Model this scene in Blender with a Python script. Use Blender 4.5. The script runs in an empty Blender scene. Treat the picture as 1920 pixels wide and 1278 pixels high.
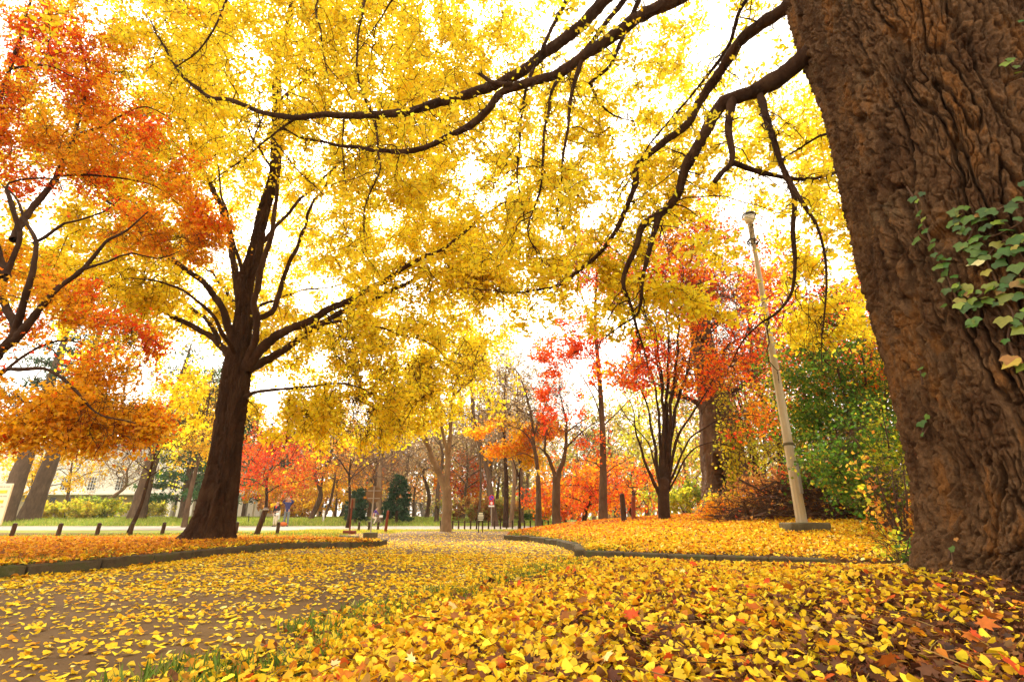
import bpy, math, random
import numpy as np
from mathutils import Vector

rng = np.random.default_rng(11)
random.seed(11)
SC = bpy.context.scene
COL = SC.collection
R = math.radians

# ---------------------------------------------------------------- camera
FPX = 957.0
TH = R(18.9)
CAMZ = 0.6
CT, ST = math.cos(TH), math.sin(TH)

def ray(px, py):
    x = (px - 960.0) / FPX
    u = (639.0 - py) / FPX
    return np.array([x, CT - u * ST, ST + u * CT])

def P(px, py, Y):
    """world point seen at pixel (px, py) of the photograph when it stands Y metres ahead"""
    d = ray(px, py)
    return d * (Y / d[1]) + np.array([0, 0, CAMZ])

cam_d = bpy.data.cameras.new('camera')
cam_d.sensor_width = 36.0
cam_d.lens = 36.0 * FPX / 1920.0
cam_d.clip_start = 0.05
cam_d.clip_end = 2000
cam = bpy.data.objects.new('camera', cam_d)
COL.objects.link(cam)
cam.location = (0, 0, CAMZ)
cam.rotation_euler = (R(90) + TH, 0, 0)
SC.camera = cam

# ---------------------------------------------------------------- numpy helpers
_perm = np.random.default_rng(3).permutation(256).astype(np.int64)
_perm = np.concatenate([_perm, _perm, _perm])
_grad = np.random.default_rng(5).normal(size=(256, 3))
_grad /= np.linalg.norm(_grad, axis=1)[:, None]

def perlin(p):
    p = np.asarray(p, float)
    sh = p.shape[:-1]
    p = p.reshape(-1, 3)
    i = np.floor(p).astype(np.int64)
    f = p - i
    i &= 255
    w = f * f * f * (f * (f * 6 - 15) + 10)
    out = np.zeros(len(p))
    for dx in (0, 1):
        wx = w[:, 0] if dx else 1 - w[:, 0]
        for dy in (0, 1):
            wy = w[:, 1] if dy else 1 - w[:, 1]
            for dz in (0, 1):
                wz = w[:, 2] if dz else 1 - w[:, 2]
                h = _perm[_perm[_perm[(i[:, 0] + dx) & 255] + ((i[:, 1] + dy) & 255)] + ((i[:, 2] + dz) & 255)]
                g = _grad[h]
                out += wx * wy * wz * (g[:, 0] * (f[:, 0] - dx) + g[:, 1] * (f[:, 1] - dy) + g[:, 2] * (f[:, 2] - dz))
    return out.reshape(sh) * 1.6

def fbm(p, oct=4, gain=0.5):
    p = np.asarray(p, float)
    s = 0; a = 1.0
    for k in range(oct):
        s = s + a * perlin(p * (2.0 ** k) + 17.3 * k)
        a *= gain
    return s

def sstep(a, b, x):
    t = np.clip((np.asarray(x, float) - a) / (b - a), 0, 1)
    return t * t * (3 - 2 * t)

def norm(v):
    return v / np.maximum(np.linalg.norm(v, axis=-1, keepdims=True), 1e-9)

def spline(pts, n):
    """Catmull-Rom through pts, n samples evenly in arc length"""
    p = np.asarray(pts, float)
    if len(p) == 2:
        return p[0] + (p[1] - p[0]) * np.linspace(0, 1, n)[:, None]
    q = np.vstack([2 * p[0] - p[1], p, 2 * p[-1] - p[-2]])
    out = []
    for k in range(1, len(q) - 2):
        t = np.linspace(0, 1, 16, endpoint=False)[:, None]
        a, b, c, d = q[k - 1], q[k], q[k + 1], q[k + 2]
        out.append(0.5 * (2 * b + (c - a) * t + (2 * a - 5 * b + 4 * c - d) * t ** 2 + (3 * b - a - 3 * c + d) * t ** 3))
    o = np.vstack(out + [p[-1:]])
    L = np.concatenate([[0], np.cumsum(np.linalg.norm(np.diff(o, axis=0), axis=1))])
    s = np.linspace(0, L[-1], n)
    return np.stack([np.interp(s, L, o[:, k]) for k in range(o.shape[1])], 1)

class Buf:
    """collects vertices, faces and one colour per vertex"""
    def __init__(self):
        self.v = []; self.f = {3: [], 4: []}; self.c = []; self.n = 0; self.big = []
    def add(self, v, faces, col=None):
        v = np.asarray(v, float).reshape(-1, 3)
        for f in (faces if isinstance(faces, (list, tuple)) else [faces]):
            f = np.asarray(f, np.int64)
            if f.size:
                self.f[f.shape[1]].append(f + self.n)
        self.v.append(v)
        if col is None:
            col = np.ones((len(v), 3))
        col = np.broadcast_to(np.asarray(col, float), (len(v), 3))
        self.c.append(col)
        self.n += len(v)
        return self
    # primitives
    def box(self, c, s, rz=0.0, tilt=None, taper=1.0, bevel=0.0):
        x, y, z = np.array(s) / 2.0
        if bevel > 0:
            b = min(bevel, x * .9, y * .9, z * .9)
            vs = []
            for sx, sy in ((-1, -1), (1, -1), (1, 1), (-1, 1)):
                for sz in (-1, 1):
                    k = taper if sz > 0 else 1
                    vs += [(sx * (x - b) * k, sy * y * k, sz * (z - b)), (sx * x * k, sy * (y - b) * k, sz * (z - b)), (sx * (x - b) * k, sy * (y - b) * k, sz * z)]
            v = np.array(vs)
            me = bmesh_hull(v)
            v, tris = me
            f = tris
        else:
            v = np.array([(sx * x * (taper if sz > 0 else 1), sy * y * (taper if sz > 0 else 1), sz * z) for sz in (-1, 1) for sx, sy in ((-1, -1), (1, -1), (1, 1), (-1, 1))])
            f = np.array([(3, 2, 1, 0), (4, 5, 6, 7), (0, 1, 5, 4), (1, 2, 6, 5), (2, 3, 7, 6), (3, 0, 4, 7)])
        if tilt is not None:
            ax, ay = tilt
            cx, sx_ = math.cos(ax), math.sin(ax)
            v = v @ np.array([[1, 0, 0], [0, cx, -sx_], [0, sx_, cx]]).T
            cy, sy_ = math.cos(ay), math.sin(ay)
            v = v @ np.array([[cy, 0, sy_], [0, 1, 0], [-sy_, 0, cy]]).T
        cr, sr = math.cos(rz), math.sin(rz)
        v = v @ np.array([[cr, -sr, 0], [sr, cr, 0], [0, 0, 1]]).T
        return self.add(v + np.array(c, float), f)
    def tube(self, pts, rad, sides=8, cap=True, col=None):
        pts = np.asarray(pts, float); rad = np.broadcast_to(np.asarray(rad, float), (len(pts),))
        v, f = tubes(pts[None], rad[None], sides)
        self.add(v, f, col)
        if cap:
            n = len(pts)
            for ring, c, flip in ((0, pts[0], 1), (n - 1, pts[-1], 0)):
                base = np.vstack([v[ring * sides:(ring + 1) * sides], c[None]])
                k = np.arange(sides)
                t = np.stack([k, (k + 1) % sides, np.full(sides, sides)], 1)
                self.add(base, t[:, ::-1] if flip else t, col)
        return self
    def lathe(self, prof, c=(0, 0, 0), n=16):
        prof = np.asarray(prof, float)
        a = np.linspace(0, 2 * np.pi, n, endpoint=False)
        v = np.stack([np.outer(prof[:, 0], np.cos(a)), np.outer(prof[:, 0], np.sin(a)), np.repeat(prof[:, 1:2], n, 1)], -1)
        f = grid_faces(len(prof), n, wrap=True)
        return self.add(v.reshape(-1, 3) + np.array(c, float), f)
    def disc(self, c, r, thick, axis=1, n=24):
        """solid disc whose faces look along Y"""
        a = np.linspace(0, 2 * np.pi, n, endpoint=False)
        ring = np.stack([np.cos(a) * r, np.zeros(n), np.sin(a) * r], 1)
        v = np.vstack([ring - [0, thick / 2, 0], ring + [0, thick / 2, 0], [[0, -thick / 2, 0]], [[0, thick / 2, 0]]])
        k = np.arange(n); k2 = (k + 1) % n
        self.add(v + np.array(c, float), [np.stack([k, k2, k2 + n, k + n], 1)[:, ::-1] * 1, np.vstack([np.stack([k, k2, np.full(n, 2 * n)], 1), np.stack([k2 + n, k + n, np.full(n, 2 * n + 1)], 1)])])
        return self

def bmesh_hull(v):
    import bmesh
    bm = bmesh.new()
    for p in v: bm.verts.new(p)
    bmesh.ops.convex_hull(bm, input=bm.verts[:])
    bmesh.ops.triangulate(bm, faces=bm.faces[:])
    bm.verts.index_update()
    vv = np.array([p.co[:] for p in bm.verts]); ff = np.array([[q.index for q in f.verts] for f in bm.faces])
    bm.free()
    return vv, ff

def grid_faces(nu, nv, wrap=False):
    a = np.arange(nu * nv).reshape(nu, nv)
    if wrap:
        b = np.roll(a, -1, 1)
        return np.stack([a[:-1], b[:-1], b[1:], a[1:]], -1).reshape(-1, 4)
    return np.stack([a[:-1, :-1], a[:-1, 1:], a[1:, 1:], a[1:, :-1]], -1).reshape(-1, 4)

def tubes(pts, rad, sides):
    """pts (n,k,3), rad (n,k): n swept tubes of k rings"""
    n, k, _ = pts.shape
    tan = np.empty_like(pts)
    tan[:, 1:-1] = pts[:, 2:] - pts[:, :-2] if k > 2 else tan[:, 1:-1]
    tan[:, 0] = pts[:, 1] - pts[:, 0]; tan[:, -1] = pts[:, -1] - pts[:, -2]
    tan = norm(tan)
    mean = np.abs(norm(pts[:, -1] - pts[:, 0] + 1e-9))
    ref = np.eye(3)[np.argmin(mean, 1)]
    ref = np.repeat(ref[:, None], k, 1)
    s = norm(np.cross(tan, ref)); t = np.cross(s, tan)
    a = np.linspace(0, 2 * np.pi, sides, endpoint=False)
    v = pts[:, :, None] + rad[:, :, None, None] * (s[:, :, None] * np.cos(a)[:, None] + t[:, :, None] * np.sin(a)[:, None])
    f0 = grid_faces(k, sides, wrap=True)
    f = (f0[None] + (np.arange(n) * k * sides)[:, None, None]).reshape(-1, 4)
    return v.reshape(-1, 3), f

# ---------------------------------------------------------------- objects
def tag(o, label=None, cat=None, group=None, kind=None):
    if label: o['label'] = label
    if cat: o['category'] = cat
    if group: o['group'] = group
    if kind: o['kind'] = kind
    return o

def thing(name, label, cat, loc=(0, 0, 0), rz=0.0, group=None):
    o = bpy.data.objects.new(name, None)
    o.empty_display_size = 0.2
    COL.objects.link(o)
    o.location = [float(c) for c in loc]
    o.rotation_euler = (0, 0, rz)
    return tag(o, label, cat, group)

def make(name, buf, mat, parent=None, smooth=True, local=False, colour=False):
    """Buf -> ONE mesh object; vertices are in world space unless local (or there is no parent)"""
    v = np.vstack(buf.v)
    if parent is not None and not local:
        top = parent
        off = np.zeros(3)
        while top is not None:
            off += np.array(top.location[:]); top = top.parent
        v = v - off
    me = bpy.data.meshes.new(name)
    me.vertices.add(len(v)); me.vertices.foreach_set('co', v.astype(np.float32).ravel())
    q = np.vstack(buf.f[4]) if buf.f[4] else np.zeros((0, 4), np.int64)
    t = np.vstack(buf.f[3]) if buf.f[3] else np.zeros((0, 3), np.int64)
    loops = np.concatenate([q.ravel(), t.ravel()]).astype(np.int32)
    me.loops.add(len(loops)); me.loops.foreach_set('vertex_index', loops)
    tot = np.concatenate([np.full(len(q), 4), np.full(len(t), 3)]).astype(np.int32)
    st = np.concatenate([[0], np.cumsum(tot)[:-1]]).astype(np.int32)
    me.polygons.add(len(tot)); me.polygons.foreach_set('loop_start', st)
    try: me.polygons.foreach_set('loop_total', tot)
    except Exception: pass
    me.polygons.foreach_set('use_smooth', np.full(len(tot), bool(smooth)))
    me.update(calc_edges=True)
    if colour:
        c = np.vstack(buf.c)
        at = me.color_attributes.new('leaf_colour', 'FLOAT_COLOR', 'POINT')
        at.data.foreach_set('color', np.hstack([c, np.ones((len(c), 1))]).astype(np.float32).ravel())
    me.materials.append(mat)
    o = bpy.data.objects.new(name, me)
    COL.objects.link(o)
    if parent is not None: o.parent = parent
    return o

def copy_tree(o, parent=None):
    c = o.copy(); COL.objects.link(c)
    if parent is not None: c.parent = parent
    for ch in list(o.children):
        copy_tree(ch, c)
    return c

# ---------------------------------------------------------------- materials
def new_mat(name):
    m = bpy.data.materials.new(name); m.use_nodes = True
    nt = m.node_tree
    for n in list(nt.nodes): nt.nodes.remove(n)
    out = nt.nodes.new('ShaderNodeOutputMaterial')
    return m, nt, out

def nd(nt, typ, **kw):
    n = nt.nodes.new(typ)
    for k, val in kw.items():
        if k.startswith('_'): setattr(n, k[1:], val)
        else: n.inputs[k.replace('__', ' ')].default_value = val
    return n

def ramp(nt, stops):
    r = nt.nodes.new('ShaderNodeValToRGB')
    e = r.color_ramp.elements
    while len(e) < len(stops): e.new(0.5)
    for k, (p, c) in enumerate(stops):
        e[k].position = p; e[k].color = (*c, 1)
    return r

def mat_noise(name, stops, scale=6.0, detail=8, stretch=(1, 1, 1), rough=0.85, bump=0.3, bscale=30.0, spec=0.25, bdist=0.02, metal=0.0):
    """noise-mottled solid surface"""
    m, nt, out = new_mat(name)
    tc = nt.nodes.new('ShaderNodeTexCoord'); mp = nt.nodes.new('ShaderNodeMapping')
    mp.inputs['Scale'].default_value = stretch
    nt.links.new(tc.outputs['Object'], mp.inputs['Vector'])
    n1 = nd(nt, 'ShaderNodeTexNoise', Scale=scale, Detail=detail, Roughness=0.65)
    nt.links.new(mp.outputs[0], n1.inputs['Vector'])
    cr = ramp(nt, stops); nt.links.new(n1.outputs['Fac'], cr.inputs[0])
    b = nt.nodes.new('ShaderNodeBsdfPrincipled')
    b.inputs['Roughness'].default_value = rough
    b.inputs['Specular IOR Level'].default_value = spec
    b.inputs['Metallic'].default_value = metal
    nt.links.new(cr.outputs[0], b.inputs['Base Color'])
    if bump > 0:
        n2 = nd(nt, 'ShaderNodeTexNoise', Scale=bscale, Detail=6, Roughness=0.7)
        nt.links.new(mp.outputs[0], n2.inputs['Vector'])
        bp = nd(nt, 'ShaderNodeBump', Strength=bump, Distance=bdist)
        nt.links.new(n2.outputs['Fac'], bp.inputs['Height'])
        nt.links.new(bp.outputs[0], b.inputs['Normal'])
    nt.links.new(b.outputs[0], out.inputs['Surface'])
    return m

def mat_leaf(name, trans=0.5, gloss=0.012, veins=False):
    """thin leaf: colour from its own attribute, part reflected, part shining through"""
    m, nt, out = new_mat(name)
    at = nt.nodes.new('ShaderNodeAttribute'); at.attribute_name = 'leaf_colour'
    tc = nt.nodes.new('ShaderNodeTexCoord')
    no = nd(nt, 'ShaderNodeTexNoise', Scale=45.0, Detail=3)
    nt.links.new(tc.outputs['Object'], no.inputs['Vector'])
    hs = nt.nodes.new('ShaderNodeHueSaturation')
    mr = nt.nodes.new('ShaderNodeMapRange')
    mr.inputs['From Min'].default_value = .3; mr.inputs['From Max'].default_value = .7
    mr.inputs['To Min'].default_value = .82; mr.inputs['To Max'].default_value = 1.12
    nt.links.new(no.outputs['Fac'], mr.inputs['Value']); nt.links.new(mr.outputs[0], hs.inputs['Value'])
    nt.links.new(at.outputs['Color'], hs.inputs['Color'])
    d = nt.nodes.new('ShaderNodeBsdfDiffuse'); t = nt.nodes.new('ShaderNodeBsdfTranslucent')
    g = nd(nt, 'ShaderNodeBsdfGlossy', Roughness=0.45)
    nt.links.new(hs.outputs[0], d.inputs['Color']); nt.links.new(hs.outputs[0], t.inputs['Color'])
    mx = nt.nodes.new('ShaderNodeMixShader'); mx.inputs[0].default_value = trans
    nt.links.new(d.outputs[0], mx.inputs[1]); nt.links.new(t.outputs[0], mx.inputs[2])
    m2 = nt.nodes.new('ShaderNodeMixShader'); m2.inputs[0].default_value = gloss
    nt.links.new(mx.outputs[0], m2.inputs[1]); nt.links.new(g.outputs[0], m2.inputs[2])
    nt.links.new(m2.outputs[0], out.inputs['Surface'])
    return m

def mat_plain(name, col, rough=0.6, metal=0.0, var=0.12):
    c = np.array(col)
    return mat_noise(name, [(0.25, tuple(c * (1 - var))), (0.75, tuple(np.minimum(c * (1 + var), 1)))], scale=5, rough=rough, bump=0.06, metal=metal, spec=0.4)

M = {}
M['bark_old'] = mat_noise('old_bark', [(0.28, (.030, .013, .005)), (0.42, (.090, .041, .016)), (0.52, (.145, .076, .034)), (0.62, (.21, .086, .022)), (0.78, (.19, .118, .062))], scale=4.5, detail=14, stretch=(1, 1, .4), bump=1.0, bscale=34, bdist=.045, spec=.15, rough=.9)
nt = M['bark_old'].node_tree
_b = [n for n in nt.nodes if n.type == 'BSDF_PRINCIPLED'][0]; _src = _b.inputs['Base Color'].links[0].from_socket
_tc = [n for n in nt.nodes if n.type == 'TEX_COORD'][0]
_n = nd(nt, 'ShaderNodeTexNoise', Scale=1.6, Detail=9, Roughness=.72); nt.links.new(_tc.outputs['Object'], _n.inputs['Vector'])
_r = ramp(nt, [(.58, (0, 0, 0)), (.70, (.6, .6, .6))]); nt.links.new(_n.outputs['Fac'], _r.inputs[0])
_m = nd(nt, 'ShaderNodeMix', _data_type='RGBA'); nt.links.new(_r.outputs[0], _m.inputs[0]); nt.links.new(_src, _m.inputs[6]); _m.inputs[7].default_value = (.115, .090, .048, 1)
_n2 = nd(nt, 'ShaderNodeTexNoise', Scale=55.0, Detail=6, Roughness=.8); nt.links.new(_tc.outputs['Object'], _n2.inputs['Vector'])
_r2 = ramp(nt, [(.3, (.55, .52, .50)), (.5, (1, 1, 1)), (.72, (1.35, 1.3, 1.25))]); nt.links.new(_n2.outputs['Fac'], _r2.inputs[0])
_m2 = nd(nt, 'ShaderNodeMix', _data_type='RGBA', _blend_type='MULTIPLY'); _m2.inputs[0].default_value = 1; nt.links.new(_m.outputs[2], _m2.inputs[6]); nt.links.new(_r2.outputs[0], _m2.inputs[7])
nt.links.new(_m2.outputs[2], _b.inputs['Base Color'])
M['bark'] = mat_noise('brown_bark', [(0.3, (.020, .008, .0035)), (0.5, (.048, .020, .008)), (0.72, (.085, .042, .018))], scale=6, stretch=(1, 1, .3), bump=1.0, bscale=26, bdist=.04, spec=.15, rough=.9)
M['bark_dark'] = mat_noise('dark_bark', [(0.3, (.022, .010, .005)), (0.55, (.045, .020, .009)), (0.75, (.075, .038, .02))], scale=6, bump=0.6, bscale=25, spec=.15, rough=.9)
M['bark_grey'] = mat_noise('grey_brown_bark', [(0.3, (.06, .035, .02)), (0.55, (.12, .072, .042)), (0.75, (.18, .12, .075))], scale=4, stretch=(1, 1, .4), bump=0.6, bscale=18, spec=.15, rough=.9)
M['bark_pale'] = mat_noise('pale_bark', [(0.3, (.14, .085, .045)), (0.55, (.24, .155, .085)), (0.75, (.33, .23, .14))], scale=4, stretch=(1, 1, .5), bump=0.4, bscale=15, spec=.15, rough=.9)
M['twig_tan'] = mat_noise('tan_twigs', [(0.3, (.16, .09, .045)), (0.7, (.30, .19, .10))], scale=3, bump=0, rough=.9)
M['twig_brown'] = mat_noise('brown_twigs', [(0.3, (.055, .026, .013)), (0.7, (.11, .055, .028))], scale=3, bump=0, rough=.9)
M['leaf'] = mat_leaf('thin_leaf', .66)
M['needle'] = mat_leaf('needle_leaf', .25)
M['litter'] = mat_leaf('fallen_leaf', .3, gloss=.015)
M['ivy'] = mat_leaf('ivy_leaf', .25, gloss=.03)
M['blade'] = mat_leaf('grass_blade', .35)
M['kerb'] = mat_noise('mossy_kerb_stone', [(0.3, (.045, .032, .018)), (0.5, (.09, .068, .04)), (0.65, (.07, .075, .025)), (0.8, (.16, .125, .085))], scale=5, bump=.6, bscale=30, rough=.95, spec=.1)
M['concrete'] = mat_noise('weathered_concrete', [(0.3, (.07, .055, .03)), (0.6, (.14, .115, .065)), (0.8, (.20, .165, .10))], scale=5, bump=.5, bscale=40, rough=.95, spec=.1)
M['wood_dark'] = mat_noise('dark_weathered_wood', [(0.3, (.03, .016, .009)), (0.7, (.075, .038, .02))], scale=8, stretch=(1, 1, .2), bump=.5, rough=.9)
M['wood_red'] = mat_noise('red_brown_wood', [(0.3, (.14, .028, .012)), (0.7, (.24, .055, .024))], scale=8, stretch=(1, 1, .2), bump=.4, rough=.85)
M['pole'] = mat_noise('fluted_pole_paint', [(0.3, (.30, .225, .12)), (0.55, (.46, .37, .23)), (0.8, (.60, .51, .35))], scale=3.5, stretch=(1, 1, .15), bump=.12, rough=.5, spec=.4)
M['metal_dark'] = mat_plain('dark_metal', (.035, .026, .022), .5, .4)
M['metal_green'] = mat_plain('dark_green_paint', (.012, .04, .022), .5)
M['metal_grey'] = mat_plain('grey_metal', (.33, .29, .24), .5, .3)
M['metal_rust'] = mat_noise('rusty_sign_back', [(0.3, (.15, .085, .04)), (0.7, (.27, .17, .09))], scale=6, bump=.1, rough=.7)
M['white'] = mat_noise('white_wall', [(0.3, (.80, .75, .66)), (0.7, (.87, .84, .78))], scale=1.5, bump=.1, rough=.9)
M['white_paint'] = mat_plain('white_paint', (.8, .79, .76), .35, 0, .04)
M['glass_dark'] = mat_plain('window_glass', (.05, .06, .07), .12)
M['wall_shade'] = mat_noise('shaded_wall', [(0.3, (.42, .33, .24)), (0.7, (.55, .45, .34))], scale=1.5, bump=.1, rough=.9)  # darker copy of the white wall: recess shade put into its colour
M['roof'] = mat_plain('roof_sheet', (.22, .2, .18), .7)
M['glass_globe'] = mat_plain('milky_lamp_globe', (.8, .78, .72), .25, 0, .03)
M['blue'] = mat_plain('blue_cloth', (.02, .045, .42), .8)
M['navy'] = mat_plain('navy_quilted_cloth', (.03, .032, .12), .8)
M['purple'] = mat_plain('purple_cloth', (.08, .03, .2), .8)
M['black'] = mat_plain('black_cloth', (.014, .011, .016), .8)
M['cream'] = mat_plain('cream_cloth', (.72, .64, .48), .85)
M['grey_cloth'] = mat_plain('grey_denim', (.17, .20, .21), .85)
M['skin'] = mat_plain('skin', (.55, .30, .18), .55)
M['hair'] = mat_plain('light_brown_hair', (.42, .27, .13), .7)
M['hair_grey'] = mat_plain('grey_hair', (.62, .55, .46), .7)
M['orange_bag'] = mat_plain('orange_bag_cloth', (.62, .13, .01), .7)
M['rubber'] = mat_plain('black_rubber', (.02, .02, .02), .8)
M['red_paint'] = mat_plain('red_paint', (.7, .03, .02), .4)
M['blue_paint'] = mat_plain('blue_paint', (.02, .06, .5), .4)
M['paper'] = mat_plain('pale_board', (.78, .80, .62), .6, 0, .05)
M['yellow_paint'] = mat_plain('yellow_print', (.78, .70, .06), .6)
M['print'] = mat_plain('faint_grey_print', (.45, .46, .38), .7)
M['hollow'] = mat_plain('rotten_dark_wood', (.012, .007, .004), .95)

# ---------------------------------------------------------------- leaves
def fan(angs, rads, cup):
    v = [(0, 0, 0)]
    for a, r in zip(angs, rads):
        x, y = math.sin(R(a)) * r, math.cos(R(a)) * r
        v.append((x, y, cup * x * x))
    f = [(0, k + 1, k) for k in range(1, len(v) - 1)]
    return np.array(v, float), np.array(f)

GINKGO = fan([-64, -45, -24, -6, 0, 6, 24, 45, 64], [.86, 1.0, 1.03, .98, .66, .98, 1.03, 1.0, .86], .55)
GINKGO_MID = fan([-62, -28, 0, 28, 62], [.9, 1.03, .74, 1.03, .9], .5)
KITE = (np.array([(0, 0, 0), (-.62, .62, .16), (0, 1.05, 0), (.62, .62, .16)], float), np.array([(0, 2, 1), (0, 3, 2)]))
_ml = [(0, -.15), (.34, -.28), (.30, -.02), (.78, .12), (.50, .30), (.60, .74), (.26, .56), (0, 1.05)]
_ml = _ml + [(-x, y) for x, y in _ml[-2:0:-1]]
MAPLE = (np.array([(0, .2, -.04)] + [(x, y, .28 * x * x) for x, y in _ml], float),
         np.array([(0, k, k % len(_ml) + 1) for k in range(1, len(_ml) + 1)])[:, ::1])
STAR = (np.array([(0, .15, 0), (.32, -.2, 0), (.8, .22, .1), (.4, .42, 0), (0, 1.05, 0), (-.4, .42, 0), (-.8, .22, .1), (-.32, -.2, 0)], float),
        np.array([(0, 1, 2), (0, 2, 3), (0, 3, 4), (0, 4, 5), (0, 5, 6), (0, 6, 7)]))
_iv = [(0, -.05), (.3, -.22), (.62, .0), (.78, .45), (.48, .5), (.3, .72), (0, 1.1)]
_iv = _iv + [(-x, y) for x, y in _iv[-2:0:-1]]
IVY = (np.array([(0, .25, .10)] + [(x, y, .05 - .12 * (x * x + (y - .3) ** 2)) for x, y in _iv], float),
       np.array([(0, k, k % len(_iv) + 1) for k in range(1, len(_iv) + 1)]))
BLADE = (np.array([(-.05, 0, 0), (.05, 0, 0), (.035, .55, .10), (-.035, .55, .10), (0, 1, .32)], float), np.array([(0, 1, 2), (0, 2, 3), (3, 2, 4)]))
NEEDLE = (np.array([(-.12, 0, 0), (.12, 0, 0), (.07, 1, .05), (-.07, 1, .05)], float), np.array([(0, 1, 2), (0, 2, 3)]))

def put_leaves(buf, shape, pos, tip, nrm, size, col, curl=None, wide=None):
    n = len(pos)
    if n == 0: return
    V, Fc = shape
    tip = norm(tip)
    nrm = norm(nrm - tip * np.sum(nrm * tip, 1, keepdims=True))
    side = np.cross(tip, nrm)
    size = np.broadcast_to(size, (n,))
    cz = np.ones(n) if curl is None else curl
    wx = np.ones(n) if wide is None else wide
    v = pos[:, None] + size[:, None, None] * (side[:, None] * (V[None, :, 0:1] * wx[:, None, None]) + tip[:, None] * V[None, :, 1:2] + nrm[:, None] * (V[None, :, 2:3] * cz[:, None, None]))
    k = len(V)
    f = (Fc[None] + (np.arange(n) * k)[:, None, None]).reshape(-1, 3)
    c = np.repeat(np.asarray(col)[:, None], k, 1).reshape(-1, 3)
    buf.add(v.reshape(-1, 3), f, c)

def rdir(n):
    return norm(rng.normal(size=(n, 3)))

def pick(n, pal, jit=0.12):
    w = np.array([p[0] for p in pal], float); w /= w.sum()
    c = np.array([p[1] for p in pal], float)
    o = c[rng.choice(len(pal), n, p=w)]
    o = o * (1 + jit * rng.normal(size=(n, 1))) * (1 + .4 * jit * rng.normal(size=(n, 3)))
    return np.clip(o, .002, .93)

YELLOW = [(5, (.91, .69, .024)), (3, (.92, .75, .04)), (1.6, (.89, .59, .016)), (.5, (.86, .75, .07))]
YELLOW_DEEP = [(5, (.84, .52, .015)), (3, (.86, .60, .02)), (2, (.80, .42, .012))]
ORANGE = [(5, (.85, .31, .010)), (3, (.87, .40, .012)), (1.8, (.82, .21, .010)), (1.4, (.86, .50, .016))]
REDOR = [(4, (.82, .125, .012)), (3, (.78, .075, .014)), (2, (.84, .21, .012))]
RED = [(4, (.78, .085, .016)), (3, (.68, .05, .016)), (2, (.82, .15, .014))]
GREEN = [(4, (.07, .16, .016)), (3, (.12, .23, .02)), (1.6, (.22, .28, .02)), (.5, (.55, .42, .03)), (.25, (.6, .22, .015))]
OLIVE = [(4, (.36, .32, .05)), (3, (.48, .40, .07)), (2, (.28, .27, .06)), (1, (.56, .38, .06))]
YGREEN = [(4, (.55, .52, .03)), (3, (.66, .56, .03)), (2, (.40, .44, .03))]
TAN = [(4, (.52, .36, .16)), (3, (.42, .27, .11)), (2, (.60, .42, .17))]
RUST = [(4, (.50, .22, .05)), (3, (.40, .16, .04)), (2, (.62, .32, .06))]
PINE = [(4, (.022, .062, .026)), (3, (.034, .085, .03)), (1, (.06, .10, .03))]
FGREEN = [(4, (.05, .13, .05)), (3, (.08, .17, .05)), (1, (.12, .19, .05))]
# ================================================================ the ground
LAWN = np.array([(-7.4, 3.0), (-5.8, 4.5), (-5.15, 5.6), (-4.75, 6.75), (-4.6, 8.9), (-4.35, 10.1), (-3.85, 10.6), (-3.1, 10.45), (-2.72, 10.8), (-2.75, 11.8),
                 (-3.6, 13.5), (-4.9, 15.6), (-5.5, 18.5), (-8, 19.8), (-12, 18.9), (-16, 17.3), (-40, 11), (-40, -6), (-7.4, -6)])
VERGE = np.array([(-1.7, -6), (-1.6, .5), (-1.28, 2.26), (-.9, 3.7), (-.28, 5), (.35, 6.5), (.98, 8.0), (3.64, 6.4), (6, 5.25), (14, 3.1), (14, -6)])
MOUND = np.array([(1.02, 8.08), (3.64, 6.5), (6, 5.35), (14, 3.2), (60, 3), (60, 70), (16, 48), (7, 36), (2.6, 27), (.8, 21), (-.1, 17), (-.16, 14.5), (.53, 13.4), (1.02, 11.4), (1.16, 9.6)])
TRK = np.array([3.80, 3.55])          # the giant ginkgo's foot

def sd(poly, x, y):
    """signed distance to a polygon, positive inside"""
    x = np.asarray(x, float); y = np.asarray(y, float)
    d = np.full(x.shape, 1e9); ins = np.zeros(x.shape, bool)
    n = len(poly)
    for k in range(n):
        ax, ay = poly[k]; bx, by = poly[(k + 1) % n]
        ex, ey = bx - ax, by - ay
        t = np.clip(((x - ax) * ex + (y - ay) * ey) / (ex * ex + ey * ey), 0, 1)
        d = np.minimum(d, np.hypot(x - ax - t * ex, y - ay - t * ey))
        c = ((ay > y) != (by > y)) & (x < ex * (y - ay) / (ey if abs(ey) > 1e-9 else 1e-9) + ax)
        ins ^= c
    return np.where(ins, d, -d)

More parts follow.
